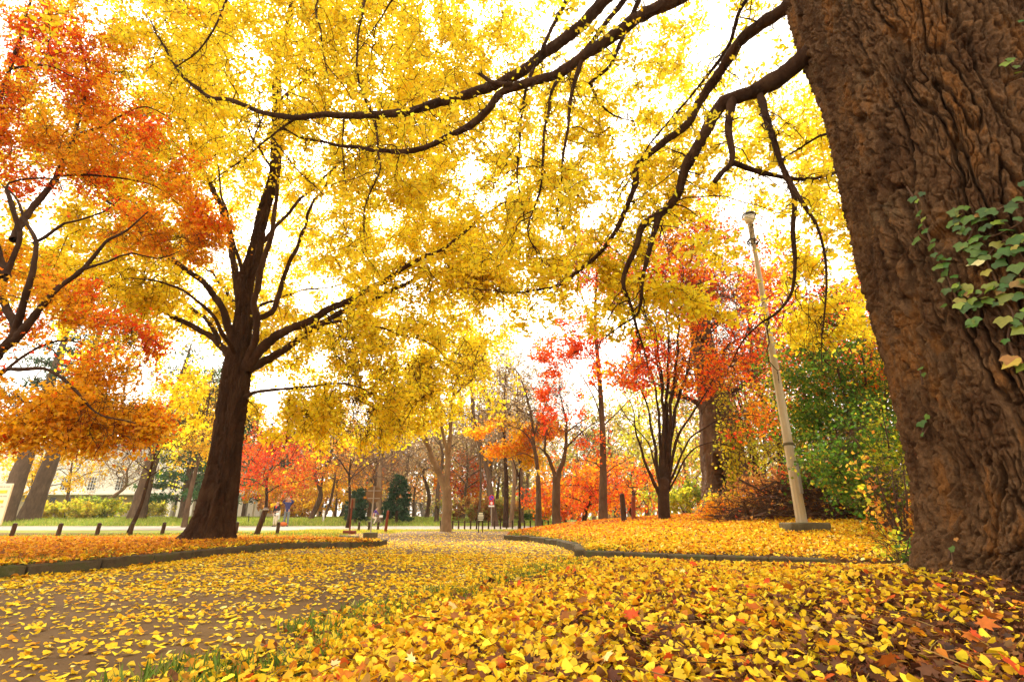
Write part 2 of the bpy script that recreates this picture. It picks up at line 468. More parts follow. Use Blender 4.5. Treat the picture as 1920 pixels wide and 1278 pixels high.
def terrain(x, y):
    x = np.asarray(x, float); y = np.asarray(y, float)
    lw = sd(LAWN, x, y); vg = sd(VERGE, x, y); md = sd(MOUND, x, y)
    z = sstep(0, .08, lw) * (.12 - .13 * sstep(10.2, 15.5, y)) + .025 * sstep(.1, 1.2, lw) * (1 - sstep(12, 17, y))
    z = z + .09 * sstep(0, 1.3, vg) + .05 * sstep(1.2, 3.5, vg)
    dt = np.hypot(x - TRK[0], y - TRK[1])
    z = z + .13 * np.exp(-(dt / 1.25) ** 2) * (vg > 0)
    z = z + sstep(0, .08, md) * .10 + np.where(md > 0, .75 * (1 - np.exp(-np.maximum(md, 0) / 5.0)), 0) * (1 - sstep(26, 40, y))
    z = z + .27 * sstep(35.0, 40, y) * (1 - sstep(-2, 4, x)) + .2 * sstep(40, 60, y)
    rough = .012 * perlin(np.stack([x * 1.7, y * 1.7, np.zeros_like(x)], -1)) + .02 * perlin(np.stack([x * .45, y * .45, np.ones_like(x)], -1))
    soft = np.maximum(sstep(.1, .6, vg), np.maximum(sstep(.1, .6, md), sstep(.1, .6, lw)))
    return z + rough * (.15 + .85 * soft)

def tz(x, y):
    return float(terrain(np.array([x]), np.array([y]))[0])

def on(px, Y):
    """point of the ground that stands Y metres ahead in pixel column px (the base of a thing)"""
    x = 0.0
    for _ in range(3):
        z = tz(x, Y)
        # pixel column: x = (px-960)/F * depth ; depth along the axis = Y*cos + (z-cam)*sin
        dep = Y * CT + (z - CAMZ) * ST
        x = (px - 960.0) / FPX * dep
    return np.array([x, Y, tz(x, Y)])

def axis_grid(lo, hi, flo, fhi, step, grow=1.13):
    c = list(np.arange(flo, fhi + 1e-6, step))
    s = step
    while c[-1] < hi:
        s *= grow; c.append(c[-1] + s)
    s = step; d = [flo]
    while d[-1] > lo:
        s *= grow; d.append(d[-1] - s)
    return np.array(d[:0:-1] + c)

gx = axis_grid(-330, 330, -8, 6.5, .1)
gy = axis_grid(-8, 420, .5, 20, .1)
GX, GY = np.meshgrid(gx, gy, indexing='xy')
GZ = terrain(GX, GY)
gv = np.stack([GX, GY, GZ], -1)
gf = grid_faces(len(gy), len(gx))[:, ::-1]
fx = GX.ravel()[gf].mean(1); fy = GY.ravel()[gf].mean(1)

# soil and turf: grass where the lawns are bare of litter, humus elsewhere
m, nt, out = new_mat('soil_and_turf')
tc = nt.nodes.new('ShaderNodeTexCoord')
at = nt.nodes.new('ShaderNodeAttribute'); at.attribute_name = 'leaf_colour'
n1 = nd(nt, 'ShaderNodeTexNoise', Scale=2.2, Detail=10, Roughness=.7); nt.links.new(tc.outputs['Object'], n1.inputs['Vector'])
n2 = nd(nt, 'ShaderNodeTexNoise', Scale=24.0, Detail=8, Roughness=.75); nt.links.new(tc.outputs['Object'], n2.inputs['Vector'])
soil = ramp(nt, [(.3, (.035, .016, .008)), (.5, (.085, .040, .016)), (.7, (.20, .09, .022))]); nt.links.new(n2.outputs['Fac'], soil.inputs[0])
turf = ramp(nt, [(.3, (.09, .11, .02)), (.5, (.17, .20, .03)), (.7, (.36, .32, .06))]); nt.links.new(n2.outputs['Fac'], turf.inputs[0])
litr = ramp(nt, [(.3, (.20, .075, .015)), (.45, (.42, .18, .02)), (.58, (.62, .36, .03)), (.72, (.50, .17, .02))]); nt.links.new(n2.outputs['Fac'], litr.inputs[0])
sp = nt.nodes.new('ShaderNodeSeparateColor'); nt.links.new(at.outputs['Color'], sp.inputs[0])
mxa = nd(nt, 'ShaderNodeMix', _data_type='RGBA'); mxb = nd(nt, 'ShaderNodeMix', _data_type='RGBA')
ad = nd(nt, 'ShaderNodeMath', _operation='ADD'); nt.links.new(sp.outputs[1], ad.inputs[0])
mr = nt.nodes.new('ShaderNodeMapRange'); mr.inputs['From Min'].default_value = .35; mr.inputs['From Max'].default_value = .65; mr.inputs['To Min'].default_value = -.35; mr.inputs['To Max'].default_value = .35
nt.links.new(n1.outputs['Fac'], mr.inputs['Value']); nt.links.new(mr.outputs[0], ad.inputs[1]); ad.use_clamp = True
nt.links.new(ad.outputs[0], mxa.inputs[0]); nt.links.new(soil.outputs[0], mxa.inputs[6]); nt.links.new(turf.outputs[0], mxa.inputs[7])
nt.links.new(sp.outputs[0], mxb.inputs[0]); nt.links.new(mxa.outputs[2], mxb.inputs[6]); nt.links.new(litr.outputs[0], mxb.inputs[7])
b = nt.nodes.new('ShaderNodeBsdfPrincipled'); b.inputs['Roughness'].default_value = .95; b.inputs['Specular IOR Level'].default_value = .1
bp = nd(nt, 'ShaderNodeBump', Strength=.7, Distance=.03); nt.links.new(n2.outputs['Fac'], bp.inputs['Height']); nt.links.new(bp.outputs[0], b.inputs['Normal'])
nt.links.new(mxb.outputs[2], b.inputs['Base Color']); nt.links.new(b.outputs[0], out.inputs['Surface'])
M['soil'] = m

lw, vg, md = sd(LAWN, GX, GY), sd(VERGE, GX, GY), sd(MOUND, GX, GY)
# red channel: share of leaf litter too far off to model; green: share of turf
litter = np.maximum(sstep(.2, 1.5, lw) * sstep(8, 13, GY) * .8 * (1 - .8 * sstep(16.2, 17.6, GY)), sstep(.2, 1, md) * sstep(8, 13, GY) * .9)
litter = litter * (1 - sstep(26, 36, GY) * .4)
grass = np.where(lw > 0, .12 + .6 * sstep(15.8, 17.5, GY), 0) + np.where((md > 0), .05, 0)
far = sstep(19, 22, GY) * (md < .5) * (lw < 0)
grass = np.maximum(grass, far * .92)
grass = np.where((vg > 0), .25 * (1 - sstep(.1, 1.0, vg)), grass)
bg = Buf(); bg.add(gv.reshape(-1, 3), gf, np.stack([litter, grass, 0 * grass], -1).reshape(-1, 3))
ground = make('ground', bg, M['soil'], colour=True)
tag(ground, 'park ground of soil, turf and leaf litter with raised lawns', 'ground', kind='structure')

# asphalt path and forecourt
M['asphalt'] = mat_noise('worn_asphalt', [(.3, (.064, .033, .011)), (.5, (.106, .058, .020)), (.7, (.16, .094, .036))], scale=1.1, detail=12, bump=.5, bscale=140, bdist=.006, rough=.9, spec=.2)
M['road'] = mat_noise('pale_road', [(.3, (.20, .165, .13)), (.6, (.26, .22, .175)), (.8, (.34, .28, .2))], scale=.6, detail=10, bump=.2, bscale=60, rough=.9)
flw, fvg, fmd = sd(LAWN, fx, fy), sd(VERGE, fx, fy), sd(MOUND, fx, fy)
jag = .10 * perlin(np.stack([fx * 1.3, fy * 1.3, fx * 0], -1)) + .05 * perlin(np.stack([fx * 5, fy * 5, fx * 0], -1))
fore = (fy >= 16) & (fx < .6) & (fx > -9 + (fy - 16) * -.2)
sel = (flw < 0) & (fvg + jag < -.02) & (fmd < 0) & (fy > -2) & (fx > -9) & ((fy < 19.5) | ((fy < 22.5) & (fx > -4.2 - .0 * fy))) & (fx < 2)
def sheet(name, mask, lift, mat, label, cat):
    idx, inv = np.unique(gf[mask], return_inverse=True)
    b = Buf(); b.add(gv.reshape(-1, 3)[idx] + [0, 0, lift], inv.reshape(-1, 4))
    return tag(make(name, b, mat), label, cat, kind='structure')
path = sheet('path', sel, .006, M['asphalt'], 'brown asphalt park path strewn with yellow leaves', 'path')
rsel = (fy > 24.0) & (fy < 33.5 + 0 * fx) & (fx < 1.5) & (fx > -150) & (fmd < -.2)
road = sheet('road', rsel, .006, M['road'], 'pale road crossing behind the lawns', 'road')
# the drain cover strip over the path where it meets the forecourt is only a seam of leaves

# ---------------------------------------------------------------- kerbs
def kerb(name, pts, w, h, label, seg=1.0, sink=.1, mat='kerb', lift=0.0):
    pts = np.asarray(pts, float)
    L = np.concatenate([[0], np.cumsum(np.linalg.norm(np.diff(pts, axis=0), axis=1))])
    n = max(2, int(round(L[-1] / seg)))
    b = Buf()
    s = np.linspace(0, L[-1], n + 1)
    q = np.stack([np.interp(s, L, pts[:, k]) for k in range(2)], 1)
    for k in range(n):
        a, c = q[k], q[k + 1]
        d = c - a; ln = np.hypot(*d); ang = math.atan2(d[1], d[0])
        mid = (a + c) / 2
        nx, ny = -d[1] / ln, d[0] / ln
        hh = h + rng.normal() * .006
        # height is measured from the lower side
        z0 = min(tz(mid[0] + nx * .2, mid[1] + ny * .2), tz(mid[0] - nx * .2, mid[1] - ny * .2)) + lift
        b.box((mid[0], mid[1], z0 + hh / 2 - sink / 2), (ln - .012, w + rng.normal() * .004, hh + sink), rz=ang + rng.normal() * .006, tilt=(rng.normal() * .012, rng.normal() * .006), bevel=.018)
    o = make(name, b, M[mat], smooth=False)
    return tag(o, label, 'kerb', kind='structure')

kerb('lawn_kerb', [(-7.4, 3.0), (-5.8, 4.5), (-5.15, 5.6), (-4.75, 6.75), (-4.6, 8.9), (-4.35, 10.1), (-3.85, 10.6), (-3.1, 10.45), (-2.72, 10.8), (-2.75, 11.8)], .13, .125, 'dark mossy kerb stones round the left lawn', seg=.75)
kerb('lawn_back_kerb', [(-2.75, 11.8), (-3.6, 13.5), (-4.9, 15.6)], .12, .09, 'low kerb at the back of the left lawn', seg=.8)
kerb('mound_edge_stones', [(-.16, 14.5), (.53, 13.4), (1.02, 11.4), (1.16, 9.6), (1.02, 8.15)], .17, .13, 'rough curved edging stones along the mound', seg=.42)
kerb('front_kerb', [(1.06, 8.06), (3.66, 6.44)], .13, .105, 'dark straight kerb in front of the mound', seg=.62, lift=.02)

# ================================================================ fallen leaves
def in_view(x, y, pad=1.0):
    return (np.abs(x) < 1.16 * y + pad) & (y > 1.0)

def scatter(n, x0, x1, y0, y1, keep, ydist=1.0):
    """n random ground points, thinned with distance"""
    y = y0 + (y1 - y0) * rng.random(n) ** ydist
    x = x0 + (x1 - x0) * rng.random(n)
    k = in_view(x, y) & keep(x, y)
    return x[k], y[k]

def litter_leaves(buf, x, y, pal, size, tilt, lift, shape, jit=.12, cmul=None):
    n = len(x)
    if n == 0: return
    z = terrain(x, y)
    a = rng.random(n) * 2 * np.pi
    tip = np.stack([np.cos(a), np.sin(a), rng.normal(size=n) * tilt * .8], 1)
    nrm = np.stack([rng.normal(size=n) * tilt, rng.normal(size=n) * tilt, np.ones(n)], 1)
    sz = size * (.50 + .62 * rng.random(n))
    pos = np.stack([x, y, z + .008 + lift * rng.random(n) ** 1.5 + sz * tilt * .22], 1) - norm(tip) * (sz * .5)[:, None]
    c = pick(n, pal, jit)
    put_leaves(buf, shape, pos, tip, nrm, sz, c, curl=rng.normal(size=n) * .85 + .1, wide=.55 + .5 * rng.random(n))

GOLD = [(6, (.84, .53, .020)), (4, (.88, .64, .035)), (2.4, (.82, .43, .015)), (.5, (.86, .72, .22))]
BROWN = [(4, (.115, .042, .018)), (3, (.17, .062, .022)), (2, (.075, .028, .014)), (1, (.28, .11, .03))]
MIXED = [(5, (.82, .53, .020)), (3, (.86, .63, .035)), (2.4, (.74, .38, .015)), (1.0, (.58, .20, .015)), (.25, (.52, .09, .015)), (1.5, (.17, .062, .022)), (.8, (.40, .20, .03))]
LAWNP = [(4, (.62, .23, .018)), (3, (.72, .33, .018)), (2.2, (.48, .14, .014)), (1.6, (.78, .46, .018)), (1.4, (.24, .085, .02))]
MOUNDP = [(4, (.78, .42, .016)), (3, (.68, .26, .015)), (2, (.55, .13, .014)), (2, (.82, .54, .025)), (1.2, (.28, .09, .02))]

MOUNDR = [(3, (.72, .33, .016)), (3, (.66, .22, .015)), (2.4, (.55, .11, .014)), (1.2, (.80, .50, .02)), (1.4, (.26, .085, .02))]

def clump(x, y, s, seed=0.0):
    return perlin(np.stack([x * s, y * s, np.full_like(x, seed)], -1))

# --- path: scattered ginkgo leaves, asphalt showing between them
def path_keep(x, y):
    k = (sd(LAWN, x, y) < -.05) & (sd(VERGE, x, y) < .05) & (sd(MOUND, x, y) < -.05)
    dens = .42 + .5 * clump(x, y, .9) + .35 * clump(x, y, 3.0, 4) + .28 * sstep(5.0, 9, y) + .35 * sstep(-1.6, .2, sd(VERGE, x, y)) + .45 * sstep(-1.2, 0.0, sd(LAWN, x, y)) * .6
    dens = dens * (1 - .80 * sstep(12.2, 14.0, y + .5 * clump(x, y, .5, 8))) * (1 - .5 * sstep(17, 21, y))
    return k & (rng.random(len(x)) < dens)
bp_ = Buf()
for n, y0, y1, sz, shp in ((24000, 1.4, 4.6, .035, GINKGO), (42000, 4.6, 9.0, .043, GINKGO_MID), (52000, 9.0, 22, .052, KITE)):
    x, y = scatter(n, -9, 2.5, y0, y1, path_keep)
    litter_leaves(bp_, x, y, GOLD + [(1.0, (.62, .30, .02)), (.35, (.25, .10, .02))], sz, .22, .012, shp)
tag(make('path_leaves', bp_, M['litter'], colour=True), 'yellow ginkgo leaves lying scattered over the asphalt path', 'fallen leaves', kind='stuff')

# --- verge: thick heap of leaves, brown rotting leaves under and round the trunk
def brown_w(x, y):
    dt = np.hypot(x - TRK[0], y - TRK[1])
    near = 1.1 * np.exp(-(np.hypot((x - 1.9) * .8, (y - 2.1) * 1.0) / 1.15) ** 2) + .22 * (clump(x, y, 1.3, 15) > .15) * (x > -.4) + .75 * np.exp(-((dt - 1.0) / .55) ** 2) * (y < 4.2)
    return np.clip(near * (.80 + .6 * clump(x, y, 2.3, 9)), 0, 1)
bv = Buf()
vk = lambda x, y: (sd(VERGE, x, y) > -.12 + .1 * clump(x, y, 2.0, 3)) & (rng.random(len(x)) < .22 + .78 * sstep(.10, .8, sd(VERGE, x, y) + .3 * clump(x, y, 1.6, 7))) & (np.hypot(x - TRK[0], y - TRK[1]) > .82)
for n, y0, y1, sz, shp in ((50000, 1.2, 2.8, .037, GINKGO), (66000, 2.8, 4.6, .039, GINKGO), (64000, 4.6, 8.1, .046, GINKGO_MID)):
    x, y = scatter(n, -2.2, 8, y0, y1, vk)
    bw = brown_w(x, y)
    isb = rng.random(len(x)) < bw * .86
    litter_leaves(bv, x[isb], y[isb], BROWN, sz * 1.15, .65, .03, MAPLE if y1 < 3 else shp, .2)
    g = ~isb
    litter_leaves(bv, x[g], y[g], MIXED, sz, .62, .045, shp)
# big maple leaves lying on top, brown and red
x, y = scatter(900, -1.5, 5, 1.2, 5.5, lambda x, y: sd(VERGE, x, y) > .3)
litter_leaves(bv, x, y, [(3, (.50, .14, .02)), (2, (.58, .08, .015)), (3, (.30, .11, .025)), (1, (.86, .66, .25))], .062, .5, .06, MAPLE)
x, y = scatter(5200, -1.6, 6, 1.2, 6.5, lambda x, y: sd(VERGE, x, y) > .1)
n_ = len(x); a_ = rng.random(n_) * 6.28; L_ = .035 + .05 * rng.random(n_) + .22 * rng.random(n_) ** 12
d_ = np.stack([np.cos(a_), np.sin(a_), rng.normal(size=n_) * .25], 1) * L_[:, None]; c_ = np.stack([x, y, terrain(x, y) + .03 + .03 * rng.random(n_)], 1)
v, f = tubes(np.stack([c_ - d_ * .5, c_ + rng.normal(size=(n_, 3)) * .006, c_ + d_ * .5], 1), np.stack([.0012 + .006 * L_, .0012 + .005 * L_, .0008 + .003 * L_], 1), 3)
bv.add(v, f, np.repeat(pick(n_, [(2, (.35, .22, .06)), (2, (.10, .05, .02))], .2), 9, 0))
tag(make('verge_leaves', bv, M['litter'], colour=True), 'deep drift of yellow and brown leaves under the giant ginkgo', 'fallen leaves', kind='stuff')

# --- left lawn: orange brown leaves
bl = Buf()
lk = lambda x, y: (sd(LAWN, x, y) > .03) & (rng.random(len(x)) < (.55 + .5 * sstep(.1, .7, sd(LAWN, x, y) + .35 * clump(x, y, 1.1, 5))) * (1 - .75 * sstep(15.5, 17.3, y + .12 * (x + 12) * (x < -12))))
for n, x0, x1, y0, y1, sz, shp in ((56000, -14, -2.6, 4.5, 11, .046, STAR), (80000, -24, -2.6, 11, 19.5, .055, KITE)):
    x, y = scatter(n, x0, x1, y0, y1, lk)
    litter_leaves(bl, x, y, LAWNP, sz, .6, .04, shp)
# leaves lodged on and against the kerb
kl = LAWN[:10]; t_ = rng.random(1500) * 8.6; k_ = t_.astype(int); f_ = (t_ - k_)[:, None]
q_ = kl[k_] * (1 - f_) + kl[k_ + 1] * f_ + rng.normal(size=(1500, 2)) * .09
on_top = np.abs(sd(LAWN, q_[:, 0], q_[:, 1])) < .065
zz_ = np.where(on_top, .135, .0) * (1 - sstep(10.2, 14, q_[:, 1]))
n_ = len(q_); a_ = rng.random(n_) * 6.28
keep_ = ~on_top | (rng.random(n_) < .5)
ps_ = np.stack([q_[:, 0], q_[:, 1], np.where(on_top, 0, terrain(q_[:, 0], q_[:, 1])) + zz_ + .012 + .02 * rng.random(n_)], 1)[keep_]
put_leaves(bl, GINKGO_MID, ps_, np.stack([np.cos(a_), np.sin(a_), rng.normal(size=n_) * .3], 1)[keep_], np.stack([rng.normal(size=n_) * .4, rng.normal(size=n_) * .4, np.ones(n_)], 1)[keep_], .045 * (.7 + .5 * rng.random(keep_.sum())), pick(keep_.sum(), LAWNP + GOLD[:2], .15), curl=rng.normal(size=keep_.sum()))
tag(make('lawn_leaves', bl, M['litter'], colour=True), 'orange brown leaves covering the left lawn', 'fallen leaves', kind='stuff')

# --- mound: yellow in front, orange and red at the back
bm_ = Buf()
mk = lambda x, y: (sd(MOUND, x, y) > .02) & (rng.random(len(x)) < .55 + .5 * sstep(0, .6, sd(MOUND, x, y) + .3 * clump(x, y, 1.1, 5)))
for n, x0, x1, y0, y1, sz, shp, pal in ((56000, .8, 9, 5.4, 9.6, .043, GINKGO_MID, GOLD + [(4, (.74, .36, .015)), (1.5, (.56, .16, .015)), (1.2, (.24, .085, .02))]), (64000, -.3, 13, 9.6, 14, .052, KITE, MOUNDP + [(2, (.84, .56, .022))]), (64000, -.5, 20, 14, 24, .065, KITE, MOUNDR)):
    x, y = scatter(n, x0, x1, y0, y1, mk)
    litter_leaves(bm_, x, y, pal, sz, .62, .05, shp)
tag(make('mound_leaves', bm_, M['litter'], colour=True), 'yellow and orange leaves covering the mound on the right', 'fallen leaves', kind='stuff')

# ================================================================ grass
bgz = Buf()
def grass_at(x, y, h, pal):
    n = len(x)
    pos = np.stack([x, y, terrain(x, y) - .005], 1)
    tip = np.stack([rng.normal(size=n) * .45, rng.normal(size=n) * .45, np.ones(n)], 1)
    put_leaves(bgz, BLADE, pos, tip, rdir(n), h * (.5 + .8 * rng.random(n)), pick(n, pal, .15), wide=np.full(n, 1.3))
GR = [(4, (.10, .17, .02)), (3, (.16, .22, .03)), (2, (.30, .30, .05)), (.5, (.05, .10, .015))]
GRB = [(4, (.24, .34, .04)), (3, (.34, .40, .05)), (2, (.50, .46, .10))]
x, y = scatter(42000, -2.2, 2, 1.3, 8.0, lambda x, y: (np.abs(sd(VERGE, x, y) - .12) < .34) & (clump(x, y, 1.6, 2) > -.12))
grass_at(x, y, .075, GR)
x, y = scatter(9000, -1.5, 4, 1.3, 5.5, lambda x, y: (sd(VERGE, x, y) > .3) & (clump(x, y, 1.5, 12) > .28))
grass_at(x, y, .055, GR)
x, y = scatter(60000, -9, -2.4, 5, 16, lambda x, y: (sd(LAWN, x, y) > .02) & (sd(LAWN, x, y) < .55 + .5 * clump(x, y, .8, 1)) & (clump(x, y, 1.2, 3) > -.1))
grass_at(x, y, .07, GR)
x, y = scatter(60000, -28, -4, 14.0, 20, lambda x, y: (sd(LAWN, x, y) > .02) & (sd(LAWN, x, y) < 2.6))
grass_at(x, y, .09, GR + GRB)
x, y = scatter(26000, -.3, 2.6, 8, 16, lambda x, y: (sd(MOUND, x, y) > .02) & (sd(MOUND, x, y) < .5 + .4 * clump(x, y, .8, 1)))
grass_at(x, y, .07, GR)
x, y = scatter(90000, -60, 4, 34.2, 52, lambda x, y: np.ones(len(x), bool))
grass_at(x, y, .22, GRB)
x, y = scatter(24000, -9, 1, 19.8, 24.2, lambda x, y: (sd(MOUND, x, y) < 0) & ((y > 22.3) | (x < -4.4)))
grass_at(x, y, .08, GRB + [(6, (.7, .5, .05))])
tag(make('grass', bgz, M['blade'], colour=True), 'short grass tufts along the path edges and the far bank', 'grass', kind='stuff')
# ================================================================ trees
class Tree:
    """limbs, twigs and leaves grown on a skeleton of nodes"""
    def __init__(self):
        self.np_ = [np.zeros((0, 3))]; self.nr_ = [np.zeros(0)]
        self.tw = Buf(); self.lf = Buf()
        self._c = None
    def nodes(self):
        if self._c is None or len(self.np_) > 40:
            a = np.vstack(self.np_); r = np.concatenate(self.nr_)
            self.np_, self.nr_ = [a], [r]
        return np.vstack(self.np_), np.concatenate(self.nr_)
    def add_nodes(self, p, r):
        self.np_.append(np.asarray(p, float)); self.nr_.append(np.broadcast_to(r, (len(p),)).astype(float))
    def limb(self, pts, r0, r1, n=None, sides=9, wob=.0, buf=None, power=1.0, node_from=0.0):
        """one tapered limb along a polyline -> Buf"""
        pts = np.asarray(pts, float)
        L = np.linalg.norm(np.diff(pts, axis=0), axis=1).sum()
        n = n or max(6, int(L / (.05 if r0 > .03 and sides > 7 else .12)))
        c = spline(pts, n)
        if wob: c = c + np.stack([perlin(c * 1.7 + k * 9.1) for k in range(3)], 1) * wob * np.linspace(0, 1, n)[:, None] ** .5
        t = np.linspace(0, 1, n)
        r = r0 + (r1 - r0) * t ** power
        r = r * (1 + .10 * perlin(c * 4.0) + .06 * perlin(c * 11))
        b = buf or Buf()
        v, f = tubes(c[None], r[None], sides)
        d = v - np.repeat(c, sides, 0)
        lump = 1 + .18 * perlin(v * np.array([9, 9, 5])) + .16 * perlin(v * 24) + .10 * perlin(v * 50)
        v = np.repeat(c, sides, 0) + d * lump[:, None]
        b.add(v, f)
        tip = np.vstack([v[-sides:], c[-1] + (c[-1] - c[-2]) * .2])
        k = np.arange(sides); b.add(tip, np.stack([k, (k + 1) % sides, np.full(sides, sides)], 1)[:, ::-1])
        k0 = int(node_from * n)
        self.add_nodes(c[k0:], r[k0:])
        return b
    def spurs(self, pts, rad, n, ln=.05, r=.005):
        """short thorny spurs on a limb"""
        c = np.asarray(pts); k = rng.integers(0, len(c) - 1, n)
        d = rdir(n); rr = np.broadcast_to(rad, (len(c),))[k]
        p0 = c[k] + (c[k + 1] - c[k]) * rng.random(n)[:, None]
        L = ln * (.5 + rng.random(n))
        q = np.stack([p0, p0 + d * (rr + L * .5)[:, None], p0 + d * (rr + L)[:, None] + rng.normal(size=(n, 3)) * .008], 1)
        v, f = tubes(q, np.stack([np.full(n, r), np.full(n, r * .9), np.full(n, r * .5)], 1), 3)
        self.tw.add(v, f)
    def grow(self, att, arch=.10, rmax=.02, rtip=.0022, k=7, rfrac=.35, wig=.05, side=3, side_len=(.12, .4), maxd=None, droop=.0, sides=3):
        """a twig from the nearest skeleton point to each attractor, with side shoots; returns shoot polylines"""
        att = np.asarray(att, float)
        if len(att) == 0: return np.zeros((0, 4, 3))
        P0, R0 = self.nodes()
        d0 = np.array([((P0 - a) ** 2).sum(1).min() for a in att])
        order = np.argsort(d0)
        cap = len(P0) + len(att) * (k - 1)
        PP = np.zeros((cap, 3)); RR = np.zeros(cap); n = len(P0)
        PP[:n] = P0; RR[:n] = R0
        tws = []; rads = []
        t = np.linspace(0, 1, k)[:, None]
        for a in att[order]:
            dd = ((PP[:n] - a) ** 2).sum(1)
            j = int(dd.argmin()); L = math.sqrt(dd[j])
            if maxd and L > maxd or L < .02: continue
            q = PP[j]
            c = q + (a - q) * t
            c[:, 2] += (np.sin(np.pi * t[:, 0]) * arch - droop * t[:, 0] ** 2) * L
            c[1:] += np.cumsum(rng.normal(size=(k - 1, 3)) * wig * L / k ** .5, 0)
            r0 = min(max(RR[j] * rfrac, rtip * 1.4), rmax)
            r = r0 + (rtip - r0) * np.linspace(0, 1, k) ** .8
            tws.append(c); rads.append(r)
            PP[n:n + k - 1] = c[1:]; RR[n:n + k - 1] = r[1:]; n += k - 1
        if not tws: return np.zeros((0, 4, 3))
        self.np_ = [PP[:n].copy()]; self.nr_ = [RR[:n].copy()]
        tws = np.array(tws); rads = np.array(rads)
        v, f = tubes(tws, rads, sides); self.tw.add(v, f)
        out = [tws[:, [k // 3, k // 2, 2 * k // 3, k - 1]]]
        if side:
            m = len(tws) * side
            ti = np.repeat(np.arange(len(tws)), side)
            ki = rng.integers(max(1, k // 3), k, m)
            p0 = tws[ti, ki]; ax = norm(tws[ti, ki] - tws[ti, ki - 1])
            d = norm(ax * .5 + rdir(m) * .9)
            Ls = (side_len[0] + (side_len[1] - side_len[0]) * rng.random(m))[:, None]
            p1 = p0 + d * Ls * .45 + rdir(m) * Ls * .08; p2 = p0 + d * Ls + rdir(m) * Ls * .15; p2[:, 2] -= droop * Ls[:, 0]
            q = np.stack([p0, p1, p2], 1)
            r = np.stack([np.minimum(rads[ti, ki], rtip * 1.5), np.full(m, rtip), np.full(m, rtip * .6)], 1)
            v, f = tubes(q, r, sides); self.tw.add(v, f)
            out.append(np.stack([p0, .5 * (p0 + p1), p1, p2], 1))
        return np.vstack(out)
    def leaf_on(self, shoots, per, size, pal, spread=.05, hang=.6, shape=KITE, jit=.12, keep=None, palfn=None):
        """leaves along shoots"""
        if len(shoots) == 0: return
        n = len(shoots) * per
        si = np.repeat(np.arange(len(shoots)), per)
        t = rng.random(n) * 2.999; k = t.astype(int); fr = (t - k)[:, None]
        p = shoots[si, k] * (1 - fr) + shoots[si, k + 1] * fr
        off = rng.normal(size=(n, 3)) * spread
        p = p + off
        if keep is not None:
            m = keep(p); p = p[m]; off = off[m]
            n = len(p)
        tip = norm(off * (1 / spread) * .6 + rdir(n) * .7 + np.array([0, 0, -hang]))
        nr = rdir(n) + np.array([0, 0, .35])
        c = palfn(p) if palfn else pick(n, pal, jit)
        put_leaves(self.lf, shape, p, tip, nr, size * (.65 + .6 * rng.random(n)), c, curl=rng.normal(size=n) * .8, wide=.75 + .4 * rng.random(n))

def ellipsoid(n, c, r, inner=0.0):
    d = rdir(n); u = (inner ** 3 + (1 - inner ** 3) * rng.random(n)) ** (1 / 3)
    u = u * (.70 + .62 * rng.random(n))
    return np.array(c) + d * u[:, None] * np.array(r)

def trunk_surface(axis, rad, nth, nz, bark, seed=0.0, flutes=(0, 0), roots=None, focus=None, z0=0.0, dense=1.0):
    """barked trunk: axis polyline (n,3), rad callable(z above base); vertical rings with furrowed relief"""
    c = spline(axis, nz)
    u = np.linspace(-1, 1, nth, endpoint=False)
    th = np.pi * ((.5 * u + .5 * u ** 3) if focus is not None else u) + (focus or 0.0)
    Rz = rad(c[:, 2])[:, None] * np.ones(nth)
    T = th[None, :] * np.ones((nz, 1)); Z = c[:, 2][:, None] * np.ones(nth)
    if roots:
        for (a, amp, w, zs) in roots:
            dth = np.angle(np.exp(1j * (T - a)))
            Rz = Rz + amp * np.exp(-(dth / w) ** 2) * np.exp(-np.maximum(Z - z0, 0) / zs)
    ca, sa = np.cos(T), np.sin(T)
    p = np.stack([ca * Rz, sa * Rz, Z], -1)
    if flutes[0]:
        q = np.stack([ca * 1.2, sa * 1.2, Z * .22], -1) * flutes[1] + seed
        Rz = Rz + flutes[0] * perlin(q) + flutes[0] * .5 * perlin(q * np.array([2.1, 2.1, 1.4]) + 5)
    if bark:
        s = dense
        w = np.stack([perlin(p * np.array([3.6, 3.6, 1.5]) + seed + 31 * k) + .35 * perlin(p * np.array([14, 14, 9]) + seed + 57 * k) for k in range(3)], -1)
        q = p + w * .052
        n1 = np.abs(perlin(q * np.array([8, 8, 1.15]) * s + seed))
        n2 = np.abs(perlin(q * np.array([17, 17, 3.2]) * s + seed + 7))
        n3 = perlin(q * np.array([34, 34, 12]) * s + seed + 13)
        n4 = np.abs(perlin(q * np.array([5, 5, 5.5]) * s + seed + 23))
        n5 = np.abs(perlin(q * np.array([26, 26, 5]) * s + seed + 41)); n6 = perlin(q * np.array([60, 60, 24]) * s + seed + 47)
        h = sstep(0, .13, n1) * 1.15 + .50 * sstep(0, .12, n2) * (.3 + .7 * sstep(0, .13, n1)) + .34 * n3 + .20 * sstep(0, .07, n4) + .40 * sstep(0, .15, n5) + .30 * n6
        h = h + .10 * perlin(q * 70 + seed)
        Rz = Rz + bark * (h - 1.3)
    v = np.stack([c[:, 0][:, None] + ca * Rz, c[:, 1][:, None] + sa * Rz, Z], -1)
    b = Buf(); b.add(v.reshape(-1, 3), grid_faces(nz, nth, wrap=True)[:, ::-1])
    return b, v

